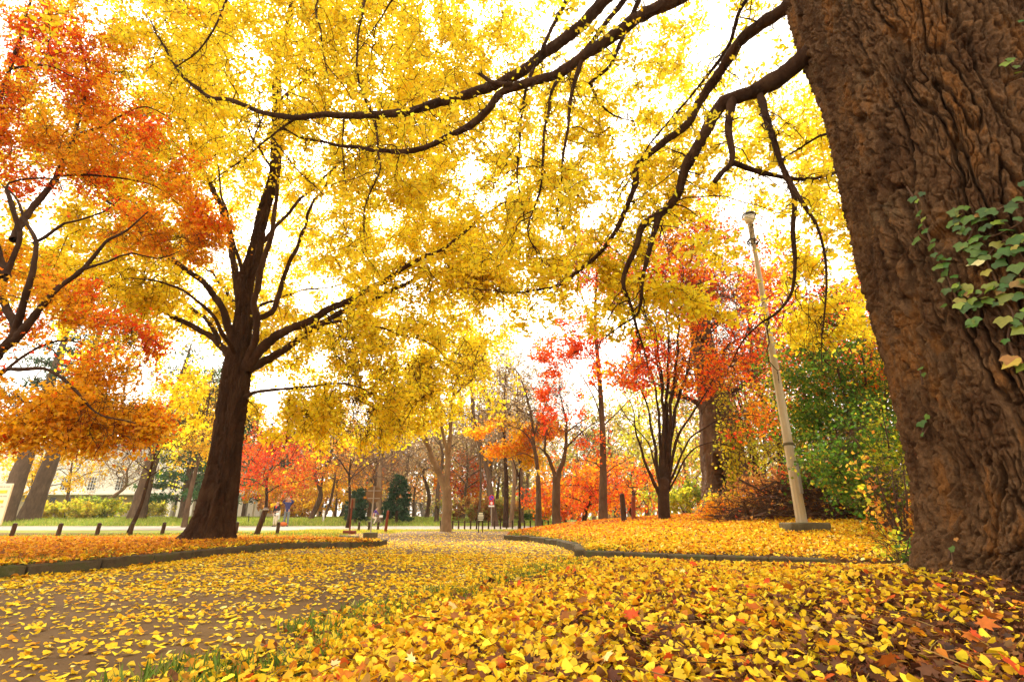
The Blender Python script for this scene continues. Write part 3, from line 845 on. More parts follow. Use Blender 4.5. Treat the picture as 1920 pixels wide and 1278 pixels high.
# ================================================================ 1. the giant ginkgo on the right
gz = tz(TRK[0], TRK[1])
G = thing('ginkgo_tree', 'giant old ginkgo with massive furrowed trunk at the right edge, long dark limbs overhead', 'tree', (TRK[0], TRK[1], gz))
_zr = np.array([-.4, 0.05, .15, .26, .5, .86, 1.57, 3.05, 4.44, 5.9, 7.5, 10])
_rr = np.array([1.12, 1.04, .98, .92, .85, .81, .786, .773, .795, .885, .95, .8])
axis = [(TRK[0], TRK[1], -.35), (TRK[0], TRK[1], 2), (TRK[0] + .02, TRK[1] + .02, 5), (TRK[0] + .05, TRK[1] + .1, 8.5)]
camdir = math.atan2(-TRK[1], -TRK[0])
roots = [(camdir - .95, .10, .30, .25), (camdir - .15, .30, .24, .45), (camdir + .55, .34, .3, .5), (camdir + 1.3, .3, .3, .3), (camdir + 2.4, .4, .3, .3), (camdir - 2.2, .12, .3, .3)]
tb, tv = trunk_surface(axis, lambda z: np.interp(z, _zr, _rr), 860, 1150, .058, seed=4.2, flutes=(.085, 1.8), roots=roots, focus=camdir, z0=.15, dense=.95)
make('trunk', tb, M['bark_old'], G)

T1 = Tree()
def px_limb(lst):
    return [P(*q) for q in lst]
GL = [  # (points as pixel column, row and distance ahead), start radius, end radius
    ([(1625, 60, 3.75), (1525, 96, 3.95), (1464, 145, 4.15), (1416, 171, 4.3), (1367, 188, 4.45), (1346, 210, 4.55), (1319, 258, 4.7), (1284, 315, 4.9), (1267, 364, 5.05), (1245, 394, 5.15), (1205, 423, 5.3), (1192, 464, 5.4), (1170, 526, 5.6), (1182, 572, 5.7), (1200, 640, 5.8), (1215, 690, 5.85)], .112, .005),
    ([(1236, 402, 5.18), (1218, 464, 5.3), (1201, 526, 5.4), (1199, 562, 5.5), (1192, 590, 5.6), (1160, 615, 5.7), (1125, 640, 5.8)], .042, .005),
    ([(1374, 186, 4.42), (1369, 225, 4.4), (1370, 263, 4.4), (1371, 307, 4.4), (1352, 330, 4.4), (1340, 345, 4.4)], .052, .022),
    ([(1372, 304, 4.4), (1394, 313, 4.42), (1433, 324, 4.5), (1464, 331, 4.6), (1520, 335, 4.8), (1580, 322, 5.2)], .030, .010),
    ([(1425, 180, 4.28), (1436, 210, 4.2), (1446, 245, 4.15), (1464, 307, 4.15), (1486, 364, 4.2), (1486, 420, 4.25), (1490, 482, 4.35), (1488, 518, 4.4), (1481, 552, 4.5), (1461, 582, 4.6), (1427, 606, 4.8), (1390, 640, 5.0), (1370, 690, 5.1)], .042, .005),
    ([(1478, 335, 4.17), (1503, 381, 4.1), (1534, 425, 4.1), (1547, 482, 4.15), (1545, 540, 4.2), (1540, 620, 4.3), (1546, 680, 4.4)], .022, .004),
    ([(1600, -80, 3.6), (1530, -30, 3.8), (1477, 13, 4.1), (1424, 48, 4.4), (1389, 79, 4.6), (1354, 131, 4.9), (1310, 188, 5.2), (1284, 237, 5.4), (1240, 272, 5.65), (1199, 307, 5.8), (1192, 350, 5.9), (1170, 403, 6.1), (1135, 464, 6.3), (1091, 504, 6.6), (1048, 534, 6.8), (1004, 543, 7.0), (950, 546, 7.2), (880, 540, 7.5)], .086, .005),
    ([(1490, -90, 4.6), (1398, 0, 4.9), (1367, 83, 5.2), (1310, 162, 5.5), (1240, 245, 5.9), (1210, 280, 6.0), (1185, 330, 6.2), (1150, 390, 6.3)], .036, .005),
    ([(1560, -200, 3.7), (1400, -75, 4.2), (1267, 0, 4.6), (1205, 28, 4.8), (1148, 70, 5.0), (1091, 110, 5.15), (1039, 142, 5.3), (995, 154, 5.4), (945, 171, 5.5), (920, 200, 5.6), (883, 233, 5.7), (847, 255, 5.8), (792, 275, 6.0), (737, 286, 6.1), (683, 279, 6.3), (628, 272, 6.4), (577, 262, 6.5), (520, 240, 6.6), (460, 230, 6.7)], .112, .005),
    ([(960, 158, 5.4), (930, 155, 5.45), (898, 137, 5.5)], .035, .022),
    ([(1500, -260, 3.9), (1260, -110, 4.7), (1140, -10, 5.2), (1100, 39, 5.4), (1061, 74, 5.5), (1004, 112, 5.6), (956, 146, 5.7), (883, 175, 5.8), (810, 197, 5.9), (723, 215, 6.05), (628, 217, 6.15), (537, 219, 6.3), (482, 208, 6.4), (428, 190, 6.5), (380, 175, 6.6), (336, 130, 6.7), (300, 70, 6.8), (270, 20, 6.9)], .118, .005),
    ([(1160, -160, 5.2), (1061, 0, 5.4), (1026, 79, 5.5), (995, 140, 5.5), (978, 210, 5.5), (969, 307, 5.5), (973, 360, 5.5), (985, 420, 5.55)], .050, .005),
    ([(1270, -150, 4.9), (1166, 0, 5.2), (1109, 79, 5.35), (1039, 162, 5.5), (1026, 219, 5.5), (1017, 307, 5.5), (1008, 372, 5.5), (991, 429, 5.6), (1000, 470, 5.7), (1030, 500, 5.75)], .052, .005),
    ([(1290, -160, 5.2), (1205, -10, 5.5), (1175, 60, 5.6), (1157, 100, 5.7), (1140, 130, 5.7), (1105, 160, 5.8)], .060, .020),
    ([(1091, 112, 5.15), (1074, 175, 5.2), (1061, 263, 5.25), (1050, 346, 5.3), (1046, 400, 5.4), (1062, 440, 5.45)], .034, .005),
    ([(1108, 158, 5.8), (1122, 190, 5.9), (1150, 215, 6.0), (1190, 228, 6.2)], .022, .006),
    ([(700, 217, 6.1), (708, 250, 6.0), (712, 300, 6.0), (714, 322, 6.0), (690, 370, 6.05), (680, 440, 6.1)], .022, .006),
    ([(645, 217, 6.15), (644, 270, 6.1), (645, 330, 6.1), (654, 365, 6.1)], .014, .005),
    ([(495, 212, 6.35), (478, 250, 6.3), (475, 280, 6.3)], .014, .006),
    ([(560, 219, 6.3), (518, 246, 6.4), (470, 285, 6.5), (430, 318, 6.6), (400, 345, 6.7)], .020, .007),
    ([(510, 258, 6.4), (540, 295, 6.3), (570, 330, 6.3), (610, 370, 6.3)], .012, .005),
    ([(720, -120, 5.6), (684, 0, 5.8), (672, 80, 5.8), (668, 140, 5.8), (690, 195, 6.0), (700, 215, 6.05)], .024, .012),
    ([(640, -120, 5.4), (597, 0, 5.6), (600, 60, 5.6), (607, 110, 5.7), (612, 165, 5.8)], .018, .006),
    ([(425, 0, 6.4), (405, 50, 6.4), (370, 95, 6.5), (335, 125, 6.6)], .02, .010),
    ([(1600, 265, 4.3), (1545, 250, 4.7), (1500, 275, 5.0), (1440, 320, 5.6), (1400, 335, 5.9)], .022, .004),
    ([(735, 0, 5.5), (700, 60, 5.7), (660, 110, 5.9)], .012, .005),
]
spans = []
for pts, r0, r1 in GL:
    w = px_limb(pts)
    b = T1.limb(w, r0, r1, sides=12 if r0 > .05 else 8, wob=.05, power=.8)
    make('limb', b, M['bark'], G)
    c = spline(w, 40); spans.append((c, np.linspace(r0, r1, 40)))
# limbs that leave the trunk higher up, out of the frame, carrying crown behind the trunk
for a, zz, L, up in ((1.0, 5.6, 4.5, -.1), (.3, 6.5, 4.0, .1), (.7, 7.4, 4.5, .1)):
    d = np.array([math.cos(a), math.sin(a), up]); p0 = np.array([TRK[0], TRK[1], zz]) + d * .6
    b = T1.limb([p0, p0 + d * L * .4 + [0, 0, .2], p0 + d * L * .75 + [0, 0, .1], p0 + d * L + [0, 0, -.5]], .12, .012, wob=.15)
    make('limb', b, M['bark'], G)
for c, r in spans:
    L = np.linalg.norm(np.diff(c, axis=0), axis=1).sum()
    T1.spurs(c, r, int(L * 34), ln=.055, r=.0055)

from mathutils.kdtree import KDTree
_P, _R = T1.nodes()
_k = np.where(_R > .022)[0]; kd1 = KDTree(len(_k))
for _i, _j in enumerate(_k): kd1.insert(_P[_j], _i)
kd1.balance()
_kr = _R[_k]
def off_limb(p):
    o = np.ones(len(p), bool)
    for i, q in enumerate(p):
        w, j, d = kd1.find(q)
        # shoots sit on the upper, outer side of the old limbs and leave their undersides bare
        o[i] = d > _kr[j] * 1.1 + .13 and not (d < .5 and q[1] * .8 + q[2] * .6 < w[1] * .8 + w[2] * .6 and rng.random() < .8)
    return o
def near_limbs(n, sig, zoff=-.1):
    P0, _ = T1.nodes()
    k = rng.integers(0, len(P0), n)
    return P0[k] + rng.normal(size=(n, 3)) * np.array(sig) + [0, .3, zoff + .15]
a1 = near_limbs(520, (.55, .7, .5))
a2 = []
for (c, r, n) in [((P(1330, 60, 6.5)), (1.4, 1.6, .9), 90), (P(1050, 300, 7.2), (1.2, 1.2, .9), 50), (P(800, 60, 7.0), (1.9, 1.2, 1.0), 110), (P(560, 40, 7.0), (1.5, 1.0, 1.0), 90),
                  (P(1090, 545, 7.4), (1.3, 1.1, .40), 60), (P(1250, 585, 6.2), (1.3, 1.0, .36), 58), (P(1350, 640, 6.2), (.9, .8, .35), 30), (P(1330, 400, 6.6), (.9, .9, .8), 40), (P(1580, 470, 6.2), (1.0, 1.3, 1.3), 130),
                  (P(1560, 260, 6.6), (1.0, 1.4, 1.2), 90), (P(1250, 330, 7.2), (1.1, 1.0, .8), 80), (P(1000, 480, 7.6), (.9, .9, .5), 60), (P(1180, 480, 6.6), (.8, .8, .4), 50),
                  (P(1530, 620, 6.6), (.7, .8, .5), 60), (P(720, 330, 6.8), (1.4, .8, .5), 60), (P(1640, 120, 8.5), (2, 2, 1.6), 60), (P(980, 20, 7.8), (1.6, 1.2, 1.0), 60)]:
    a2.append(ellipsoid(n, c, r, .2))
for (c, r, n) in [(P(1100, 190, 9.5), (3.0, 1.5, 2.0), 300), (P(1350, 250, 9.2), (2.3, 1.5, 1.9), 230), (P(880, 110, 9.0), (2.1, 1.3, 1.6), 170), (P(1480, 330, 8.6), (1.2, 1.4, 1.6), 110), (P(1040, 420, 9.0), (1.6, 1.2, 1.0), 110)]:
    a2.append(ellipsoid(n, c, r, .1))
a2 = np.vstack(a2)
cl = perlin(a2 * .75 + 3.3)
a2 = a2[cl > -.12]
a12 = np.vstack([a1, a2]); a12 = a12[~((a12[:, 0] / a12[:, 1] > .72) & (np.hypot(a12[:, 0], a12[:, 1]) < 5.6))]
_u = (a12 - [0, 0, CAMZ]); _l = a12[:, 0] / a12[:, 1] * 8.5; _thin = (np.abs(_l - 4.55) < .34) & (a12[:, 1] < 8.4); a12 = a12[~_thin | (rng.random(len(a12)) < .22)]
sh = T1.grow(a12, arch=.06, rmax=.016, rtip=.0028, wig=.12, side=6, side_len=(.06, .42), droop=.12)
T1.leaf_on(sh, 8, .049, YELLOW, spread=.045, hang=.7, shape=GINKGO_MID, keep=lambda p: (perlin(p * 1.15 + 40) > -.24) & ~((p[:, 0] / p[:, 1] > .745) & (np.hypot(p[:, 0], p[:, 1]) < 5.3)) & (p[:, 2] > 2.75) & (off_limb(p) | (rng.random(len(p)) < .07)))
# thin drooping shoots hung along the limbs
_kk = np.where((_R > .007) & (_R < .07) & (_P[:, 1] > 4.0))[0]
_kk = rng.choice(_kk, 170, replace=False)
_dr = []
for _j in _kk:
    L = .35 + .75 * rng.random(); h = rng.normal(size=2) * .55
    t = np.linspace(0, 1, 9)
    c = _P[_j] + np.stack([h[0] * t * L + .04 * np.cumsum(rng.normal(size=9)) * L, h[1] * t * L + .04 * np.cumsum(rng.normal(size=9)) * L, (.12 * np.sin(t * 2.2) - t ** 1.2 * .9) * L], 1); c[0] = _P[_j]
    _dr.append(c); T1.spurs(c, .004, int(L * 26), ln=.035, r=.0035)
_dr = np.array(_dr)
v, f = tubes(_dr, np.tile(np.linspace(.0085, .0028, 9), (len(_dr), 1)), 4); T1.tw.add(v, f)
T1.leaf_on(_dr[:, [3, 5, 7, 8]], 5, .047, YELLOW, spread=.04, hang=.8, shape=GINKGO_MID, keep=lambda p: ~((p[:, 0] / p[:, 1] > .745) & (np.hypot(p[:, 0], p[:, 1]) < 5.3)) & (p[:, 2] > 2.75))
make('twigs', T1.tw, M['bark_dark'], G)
make('crown', T1.lf, M['leaf'], G, colour=True)

# ================================================================ 2. the yellow ginkgo on the left lawn
lb = on(396, 10.6)
LG = thing('ginkgo_tree', 'broad yellow ginkgo with dark leaning trunk on the left lawn', 'tree', lb)
T2 = Tree()
lt = [(390, 1022, 10.6), (412, 930, 10.6), (424, 850, 10.6), (436, 760, 10.6), (446, 680, 10.6), (458, 598, 10.65), (461, 530, 10.7), (477, 479, 10.75), (493, 400, 10.8), (515, 328, 10.85), (519, 255, 10.9), (522, 120, 11), (548, 0, 11.1), (560, -200, 11.2)]
lp = np.array(px_limb(lt))
zr = np.array([-.3, .0, .12, .3, .6, 1.1, 1.8, 2.6, 3.2, 4.0, 4.7, 5.6, 7.0, 9, 12, 16])
rr = np.array([.58, .45, .39, .355, .325, .295, .265, .25, .245, .175, .15, .125, .115, .09, .065, .03])
lp2 = lp.copy(); lp2[0, 2] = lb[2] - .3
dz = lb[2]
lr = [(-1.2, .05, .3, .25), (-2.6, .16, .35, .28), (.1, .05, .3, .25), (-1.9, .06, .25, .4), (1.6, .15, .4, .3)]
tb, _ = trunk_surface(lp2, lambda z: np.interp(z - dz, zr, rr), 240, 700, .030, seed=9.1, flutes=(.05, 2.2), roots=lr, z0=dz, dense=1.35)
make('trunk', tb, M['bark'], LG)
cc = spline(lp, 120); T2.add_nodes(cc[35:], np.interp(cc[35:, 2] - dz, zr, rr))
LL = [
    ([(458, 690, 10.5), (477, 640, 10.2), (480, 600, 10.0), (478, 566, 9.9), (493, 499, 9.8), (513, 424, 9.7), (517, 383, 9.7), (519, 346, 9.7), (528, 250, 9.8), (545, 150, 9.9)], .105, .02),
    ([(452, 610, 10.7), (440, 500, 11.0), (424, 412, 11.2), (391, 339, 11.3), (358, 270, 11.4), (333, 175, 11.5), (329, 135, 11.5), (340, 80, 11.6), (365, 20, 11.7), (380, -100, 11.8)], .105, .025),
    ([(331, 140, 11.5), (300, 80, 11.6), (265, 0, 11.8)], .05, .02),
    ([(440, 660, 10.6), (425, 600, 10.4), (406, 558, 10.3), (370, 519, 10.2), (319, 483, 10.1), (260, 430, 10.0), (200, 370, 10.0), (150, 330, 10)], .11, .025),
    ([(440, 675, 10.6), (408, 640, 10.9), (360, 610, 11.1), (287, 575, 11.2), (200, 536, 11.3), (130, 508, 11.4), (68, 482, 11.5), (20, 470, 11.6)], .10, .02),
    ([(430, 672, 10.7), (385, 600, 11.5), (330, 560, 12), (250, 520, 12.4), (170, 495, 12.8)], .08, .02),
    ([(445, 668, 10.5), (420, 630, 9.9), (398, 595, 9.5), (350, 545, 9.2), (300, 530, 9.0), (240, 515, 8.8)], .07, .015),
    ([(462, 690, 10.5), (500, 645, 10.3), (536, 622, 10.2), (600, 590, 10.0), (671, 554, 9.9), (754, 507, 9.7), (841, 455, 9.6), (900, 410, 9.5), (960, 370, 9.5)], .14, .02),
    ([(465, 695, 10.6), (510, 668, 10.8), (556, 638, 11.0), (596, 610, 11.1), (675, 570, 11.3), (794, 515, 11.5), (870, 495, 11.6), (928, 479, 11.7), (1000, 455, 11.8)], .12, .02),
    ([(590, 612, 11.05), (635, 602, 11.0), (680, 605, 10.9), (715, 614, 10.8), (755, 625, 10.8), (794, 638, 10.7), (840, 670, 10.6)], .05, .012),
    ([(458, 745, 10.5), (480, 736, 10.2), (509, 729, 10.0), (556, 727, 9.9), (610, 722, 9.8), (660, 728, 9.7), (720, 745, 9.6)], .055, .012),
    ([(470, 600, 10.7), (500, 590, 10.9), (517, 570, 11.1), (536, 511, 11.3), (556, 463, 11.4), (580, 400, 11.6), (620, 320, 11.8), (650, 220, 12)], .085, .02),
    ([(468, 545, 10.7), (440, 470, 10.4), (430, 420, 10.3), (410, 330, 10.2), (405, 250, 10.2)], .06, .015),
    ([(480, 470, 10.75), (540, 400, 11.2), (610, 330, 11.8), (700, 240, 12.5), (780, 160, 13)], .06, .015),
    ([(450, 640, 10.8), (470, 590, 12), (520, 560, 13.2), (590, 540, 14.2), (680, 530, 15)], .08, .02),
    ([(455, 600, 10.8), (420, 540, 12.2), (380, 500, 13.4), (320, 470, 14.5)], .07, .02),
    ([(520, 190, 10.95), (600, 130, 11.2), (690, 90, 11.5), (760, 60, 11.8)], .045, .012),
    ([(520, 330, 10.85), (470, 250, 10.6), (440, 170, 10.5), (420, 80, 10.4)], .045, .012),
    ([(610, 587, 9.98), (640, 620, 9.6), (655, 660, 9.4), (650, 700, 9.3)], .02, .006),
]
for pts, r0, r1 in LL:
    make('limb', T2.limb(px_limb(pts), r0 * .84, r1 * .7, sides=10, wob=.10, power=.75), M['bark'], LG)
ac = ellipsoid(8200, (-5.2, 11.3, 9.0), (6.2, 4.6, 7.4), .50)
low = np.where(ac[:, 0] > -4.7, 2.5 - .0 * ac[:, 0], 4.1)
keep = (ac[:, 2] > low) & (ac[:, 2] < 17) & (perlin(ac * .55 + 11) > -.17)
ac = ac[keep]
ac = ac[~((np.abs(ac[:, 0] + 5.5) < 1.9) & (ac[:, 1] < 10.9) & (ac[:, 2] < 7.5))]
ac = ac[rng.random(len(ac)) < .82]
hang = []   # drooping curtains on the right
for px, py, Y, r, n in ((570, 755, 10.4, (1.5, 1.2, .6), 60), (660, 775, 11.0, (1.5, 1.2, .6), 80), (740, 740, 11.4, (1.2, 1.2, .9), 80), (800, 690, 11.6, (.9, 1, .9), 60), (860, 670, 12, (.7, .8, .8), 40), (560, 815, 12.4, (1.2, .9, .35), 34), (690, 820, 12.2, (1.1, .9, .35), 30), (480, 800, 12.5, (.7, .5, .5), 30),
                        (900, 520, 10.6, (.8, .8, .5), 60), (650, 640, 10.6, (1.2, 1, .4), 60), (250, 545, 10.3, (1.2, 1, .4), 70), (130, 500, 11, (1, 1, .5), 50), (385, 740, 13.5, (.8, .6, .7), 45), (340, 790, 13.8, (.7, .6, .5), 35)):
    hang.append(ellipsoid(n, P(px, py, Y), r))
att2 = np.vstack([ac] + hang)
_f = (np.abs(att2[:, 0] / att2[:, 1] + .57) < .12) & (att2[:, 1] < 10.9) & (att2[:, 2] < 5.2)
att2 = att2[~_f]
sh2 = T2.grow(att2, arch=.05, rmax=.028, rtip=.0048, wig=.07, side=4, side_len=(.15, .55), droop=.18)
T2.leaf_on(sh2, 14, .068, YELLOW, spread=.085, hang=.8, keep=lambda p: (perlin(p * .8 + 80) > -.30) & ((p[:, 2] > 5.6) | (perlin(p * np.array([1.5, 1.5, .32]) + 7) > -.02 - .08 * (p[:, 2] - 2.5))) & ~((np.abs(p[:, 0] / p[:, 1] + .565) < .085) & (p[:, 1] < 10.7) & (p[:, 2] < 4.6)))
make('twigs', T2.tw, M['bark_dark'], LG)
make('crown', T2.lf, M['leaf'], LG, colour=True)
print('left ginkgo shoots', len(sh2), 'giant', len(sh))

# ================================================================ 3. the orange maple at the left edge
mb = on(-150, 5.6); 
mb = np.array([-6.9, 5.7, tz(-6.9, 5.7)])
MP = thing('maple_tree', 'orange red maple leaning in from the left edge over the lawn', 'tree', mb)
T3 = Tree()
mt = [mb - [0, 0, .2], mb + [.05, .0, .6], mb + [.2, .05, 1.2], P(-55, 760, 5.8), P(-30, 690, 5.8)]
tb = T3.limb(mt, .17, .11, sides=16, n=40, node_from=.8)
make('trunk', tb, M['bark_dark'], MP)
ML = [
    ([(-60, 770, 5.8), (-10, 670, 5.8), (25, 635, 5.8), (32, 610, 5.8), (12, 575, 5.85), (2, 540, 5.9), (20, 490, 5.9), (38, 440, 5.9), (30, 390, 6), (10, 350, 6)], .075, .014),
    ([(25, 640, 5.8), (45, 620, 5.75), (80, 580, 5.7), (110, 540, 5.7), (150, 508, 5.7), (185, 470, 5.7), (205, 450, 5.7), (240, 432, 5.75), (280, 400, 5.8)], .050, .008),
    ([(155, 505, 5.7), (200, 490, 5.8), (240, 475, 5.9), (290, 485, 6), (330, 470, 6.1)], .02, .006),
    ([(30, 620, 5.8), (45, 570, 5.6), (58, 520, 5.5), (62, 455, 5.5), (45, 410, 5.5), (20, 370, 5.5), (0, 345, 5.5)], .045, .010),
    ([(62, 456, 5.5), (95, 435, 5.6), (110, 420, 5.6), (150, 413, 5.7), (190, 395, 5.8), (225, 370, 5.9)], .022, .006),
    ([(38, 440, 5.9), (20, 380, 5.8), (15, 340, 5.8), (55, 330, 5.8), (100, 335, 5.8), (115, 355, 5.8)], .024, .007),
    ([(25, 450, 5.9), (60, 390, 6.2), (110, 330, 6.4), (140, 250, 6.6), (160, 160, 6.8), (150, 60, 7)], .05, .010),
    ([(10, 520, 5.9), (-30, 380, 6), (-20, 250, 6.2), (20, 130, 6.4), (50, 30, 6.6), (60, -60, 6.7)], .06, .012),
    ([(140, 255, 6.6), (200, 230, 6.7), (270, 200, 6.8), (330, 230, 6.9)], .025, .006),
    ([(-50, 760, 5.8), (0, 700, 5.6), (40, 690, 5.5), (80, 686, 5.4), (110, 705, 5.4), (150, 745, 5.4), (200, 780, 5.4), (250, 800, 5.4)], .035, .007),
    ([(0, 702, 5.6), (60, 660, 5.9), (110, 640, 6.1), (170, 650, 6.3), (230, 690, 6.5)], .02, .006),
    ([(110, 330, 6.4), (200, 330, 6.6), (280, 345, 6.8), (350, 390, 7)], .022, .006),
    ([(20, 130, 6.4), (90, 120, 6.3), (150, 150, 6.3)], .02, .006),
]
for pts, r0, r1 in ML:
    make('limb', T3.limb(px_limb(pts), r0, r1, sides=8, wob=.06, power=.8), M['bark_dark'], MP)
am = []
for px, py, Y, r, n in ((0, -20, 6.6, (.9, .9, .6), 80), (90, -10, 6.8, (.8, .8, .5), 70), (210, 90, 7.0, (.7, .7, .5), 80), (0, 250, 6.2, (.7, .7, .6), 60), (40, 60, 6.6, (.9, .9, .6), 120), (130, 130, 6.8, (.9, .8, .6), 130), (40, 200, 6.2, (.8, .8, .6), 110), (200, 200, 6.9, (.8, .8, .5), 120), (110, 290, 6.5, (.9, .8, .5), 120), (280, 290, 7.0, (.75, .7, .5), 120),
                        (220, 340, 6.6, (.9, .8, .4), 130), (330, 390, 7.0, (.75, .7, .35), 120), (400, 440, 7.2, (.45, .5, .25), 55), (260, 430, 6.3, (.7, .6, .3), 80), (340, 455, 6.8, (.5, .5, .2), 50), (20, 320, 6, (.5, .5, .3), 30), (-60, 150, 6.3, (.8, .8, .8), 60), (330, 20, 7.4, (.35, .4, .2), 16),
                        (25, 500, 6.5, (.5, .5, .2), 36), (40, 610, 6.3, (.5, .5, .2), 40), (150, 560, 6.6, (.6, .5, .2), 50), (100, 590, 6.2, (.7, .6, .25), 80), (200, 620, 6.3, (.7, .6, .25), 90), (60, 560, 6, (.45, .5, .22), 40), (90, 660, 5.9, (.6, .6, .25), 70), (180, 700, 6.0, (.7, .6, .28), 90), (60, 745, 5.7, (.6, .5, .25), 70), (140, 780, 5.6, (.6, .5, .25), 80), (225, 770, 5.9, (.5, .5, .25), 80), (270, 800, 6.0, (.3, .3, .25), 35), (40, 810, 5.6, (.4, .4, .14), 40), (180, 830, 5.6, (.4, .4, .12), 30), (270, 655, 6.6, (.4, .4, .2), 30)):
    am.append(ellipsoid(n, P(px, py, Y), r))
am = np.vstack(am)
am = am[perlin(am * 1.1 + 5) > -.2]
sh3 = T3.grow(am, arch=.03, rmax=.012, rtip=.0022, wig=.09, side=4, side_len=(.08, .3), droop=.05)
redmask = lambda p: perlin(p * .85 + 60)
def maple_col(p):
    n = len(p); k = redmask(p) + .25 * rng.normal(size=n)
    return np.where((k > .34)[:, None], pick(n, REDOR, .12), np.where((k < -.12 + .25 * (p[:, 2] < 3.6))[:, None], pick(n, [(2, (.86, .48, .015)), (1, (.86, .40, .012))], .12), pick(n, ORANGE, .12)))
T3.leaf_on(sh3, 9, .036, None, spread=.055, hang=.35, shape=STAR, palfn=maple_col, keep=lambda p: perlin(p * 1.5 + 20) > np.where(p[:, 2] < 3.4, -.02, -.2))
make('twigs', T3.tw, M['bark_dark'], MP)
make('crown', T3.lf, M['leaf'], MP, colour=True)

# ================================================================ ivy on the giant trunk
def on_trunk(px, py, lift=.05):
    d = ray(px, py)
    r = .86
    for _ in range(8):
        ox, oy = -TRK[0], -TRK[1]
        a = d[0] ** 2 + d[1] ** 2; b = 2 * (ox * d[0] + oy * d[1]); c = ox * ox + oy * oy - r * r
        disc = b * b - 4 * a * c
        s = (-b - math.sqrt(max(disc, 0))) / (2 * a)
        p = d * s + [0, 0, CAMZ]
        th = math.atan2(p[1] - TRK[1], p[0] - TRK[0])
        i = int(np.argmin(np.abs(tv[:, 0, 2] - p[2])))
        ring = tv[i, :, :2] - TRK
        j = int(np.argmin(np.abs(np.angle(np.exp(1j * (np.arctan2(ring[:, 1], ring[:, 0]) - th))))))
        i0, i1, j0, j1 = max(i - 8, 0), i + 9, max(j - 6, 0), j + 7
        r = .5 * r + .5 * (np.hypot(tv[i0:i1, j0:j1, 0] - TRK[0], tv[i0:i1, j0:j1, 1] - TRK[1]).max() + lift)
    n = norm(np.array([math.cos(th), math.sin(th), 0.0]))
    return p, n
IV = thing('ivy_vine', 'green ivy climbing the giant trunk at the right edge', 'ivy', (TRK[0] - .5, TRK[1] - .6, gz))
ivs = Buf(); ivl = Buf()
strands = [[(1700, 350), (1712, 370), (1722, 400), (1738, 435), (1752, 470), (1768, 500), (1785, 540), (1800, 575), (1822, 605)],
           [(1925, 380), (1890, 385), (1860, 400), (1830, 420), (1815, 450), (1800, 475)],
           [(1930, 460), (1890, 450), (1865, 465), (1850, 490), (1865, 520), (1880, 560), (1900, 590), (1890, 630), (1905, 680)],
           [(1930, 520), (1895, 530), (1855, 545), (1820, 560), (1800, 540)],
           [(1815, 440), (1800, 410), (1790, 400)], [(1930, 100), (1905, 130), (1890, 115)], [(1935, 400), (1910, 420), (1870, 440), (1835, 450)], [(1725, 690), (1730, 720)], [(1735, 790), (1728, 820), (1740, 800)], [(1780, 1045), (1783, 1025), (1788, 1060)]]
for s in strands:
    q = np.array([on_trunk(*p, lift=.012)[0] for p in s])
    ivs = Buf(); ivs.tube(spline(q, 24), .007, 5); make('stem', ivs, M['twig_brown'], IV)
def ivy_leaf(px, py, sz, roll, col, yellow=False):
    p, n = on_trunk(px, py, .045)
    up = np.array([0, 0, 1.0])
    tip = np.array([[n[1] * math.sin(roll), -n[0] * math.sin(roll), -math.cos(roll)]]) + .25 * n[None]
    nr = (n + np.array([0, 0, .75]) + rng.normal(size=3) * .3)[None]
    put_leaves(ivl, IVY, p[None] - tip * sz * .4, tip, nr, np.array([sz]), np.array([col]), curl=np.array([rng.normal() * .6 + 1]))
IVG = [(4, (.045, .10, .012)), (3, (.085, .15, .016)), (2.4, (.16, .21, .022)), (1, (.22, .22, .03)), (.6, (.30, .15, .03))]
for _s in strands[:5]:
    for _q in spline(np.array(_s, float), 14):
        if rng.random() < .85: ivy_leaf(_q[0] + rng.normal() * 14, _q[1] + rng.normal() * 14, .026 + .03 * rng.random(), rng.normal() * 1.0, pick(1, IVG, .2)[0])
base = [(1708, 372), (1716, 378), (1726, 400), (1722, 425), (1738, 432), (1748, 452), (1740, 460), (1758, 478), (1764, 500), (1770, 512),
        (1805, 415), (1815, 398), (1832, 412), (1848, 402), (1862, 398), (1872, 415), (1858, 430), (1885, 430), (1840, 428), (1806, 440), (1818, 452), (1835, 448), (1850, 445), (1868, 458), (1886, 470), (1902, 452), (1915, 448), (1895, 395), (1912, 410), (1870, 478), (1845, 482), (1825, 470), (1800, 462), (1790, 430), (1910, 470), (1880, 495), (1900, 505),
        (1765, 528), (1772, 545), (1785, 535), (1800, 548), (1812, 556), (1795, 566), (1808, 575), (1822, 560), (1840, 550), (1858, 540), (1875, 550), (1892, 520), (1908, 530), (1885, 565), (1905, 560), (1915, 590), (1850, 565), (1830, 600), (1820, 608), (1880, 600), (1885, 640), (1895, 680), (1910, 690), (1912, 620), (1725, 690), (1731, 705), (1731, 795), (1726, 815), (1740, 782), (1885, 120), (1900, 128), (1912, 140), (1895, 110), (1915, 40), (1780, 1030), (1786, 1050), (1790, 1010), (1783, 1070)]
for k, (px, py) in enumerate(base):
    big = px > 1795 and 390 < py < 700
    ivy_leaf(px + rng.normal() * 3, py + rng.normal() * 3, (.058 if big else .044) * (.6 + .65 * rng.random()) * (.62 if py > 1000 else 1), rng.normal() * .8, pick(1, IVG, .15)[0])
ivy_leaf(1828, 492, .075, 1.4, (.62, .55, .25))
ivy_leaf(1893, 680, .085, .9, (.50, .36, .06))
make('leaves', ivl, M['ivy'], IV, colour=True)
# ================================================================ trees further back
def zat(px, py, Y):
    return P(px, py, Y)[2]

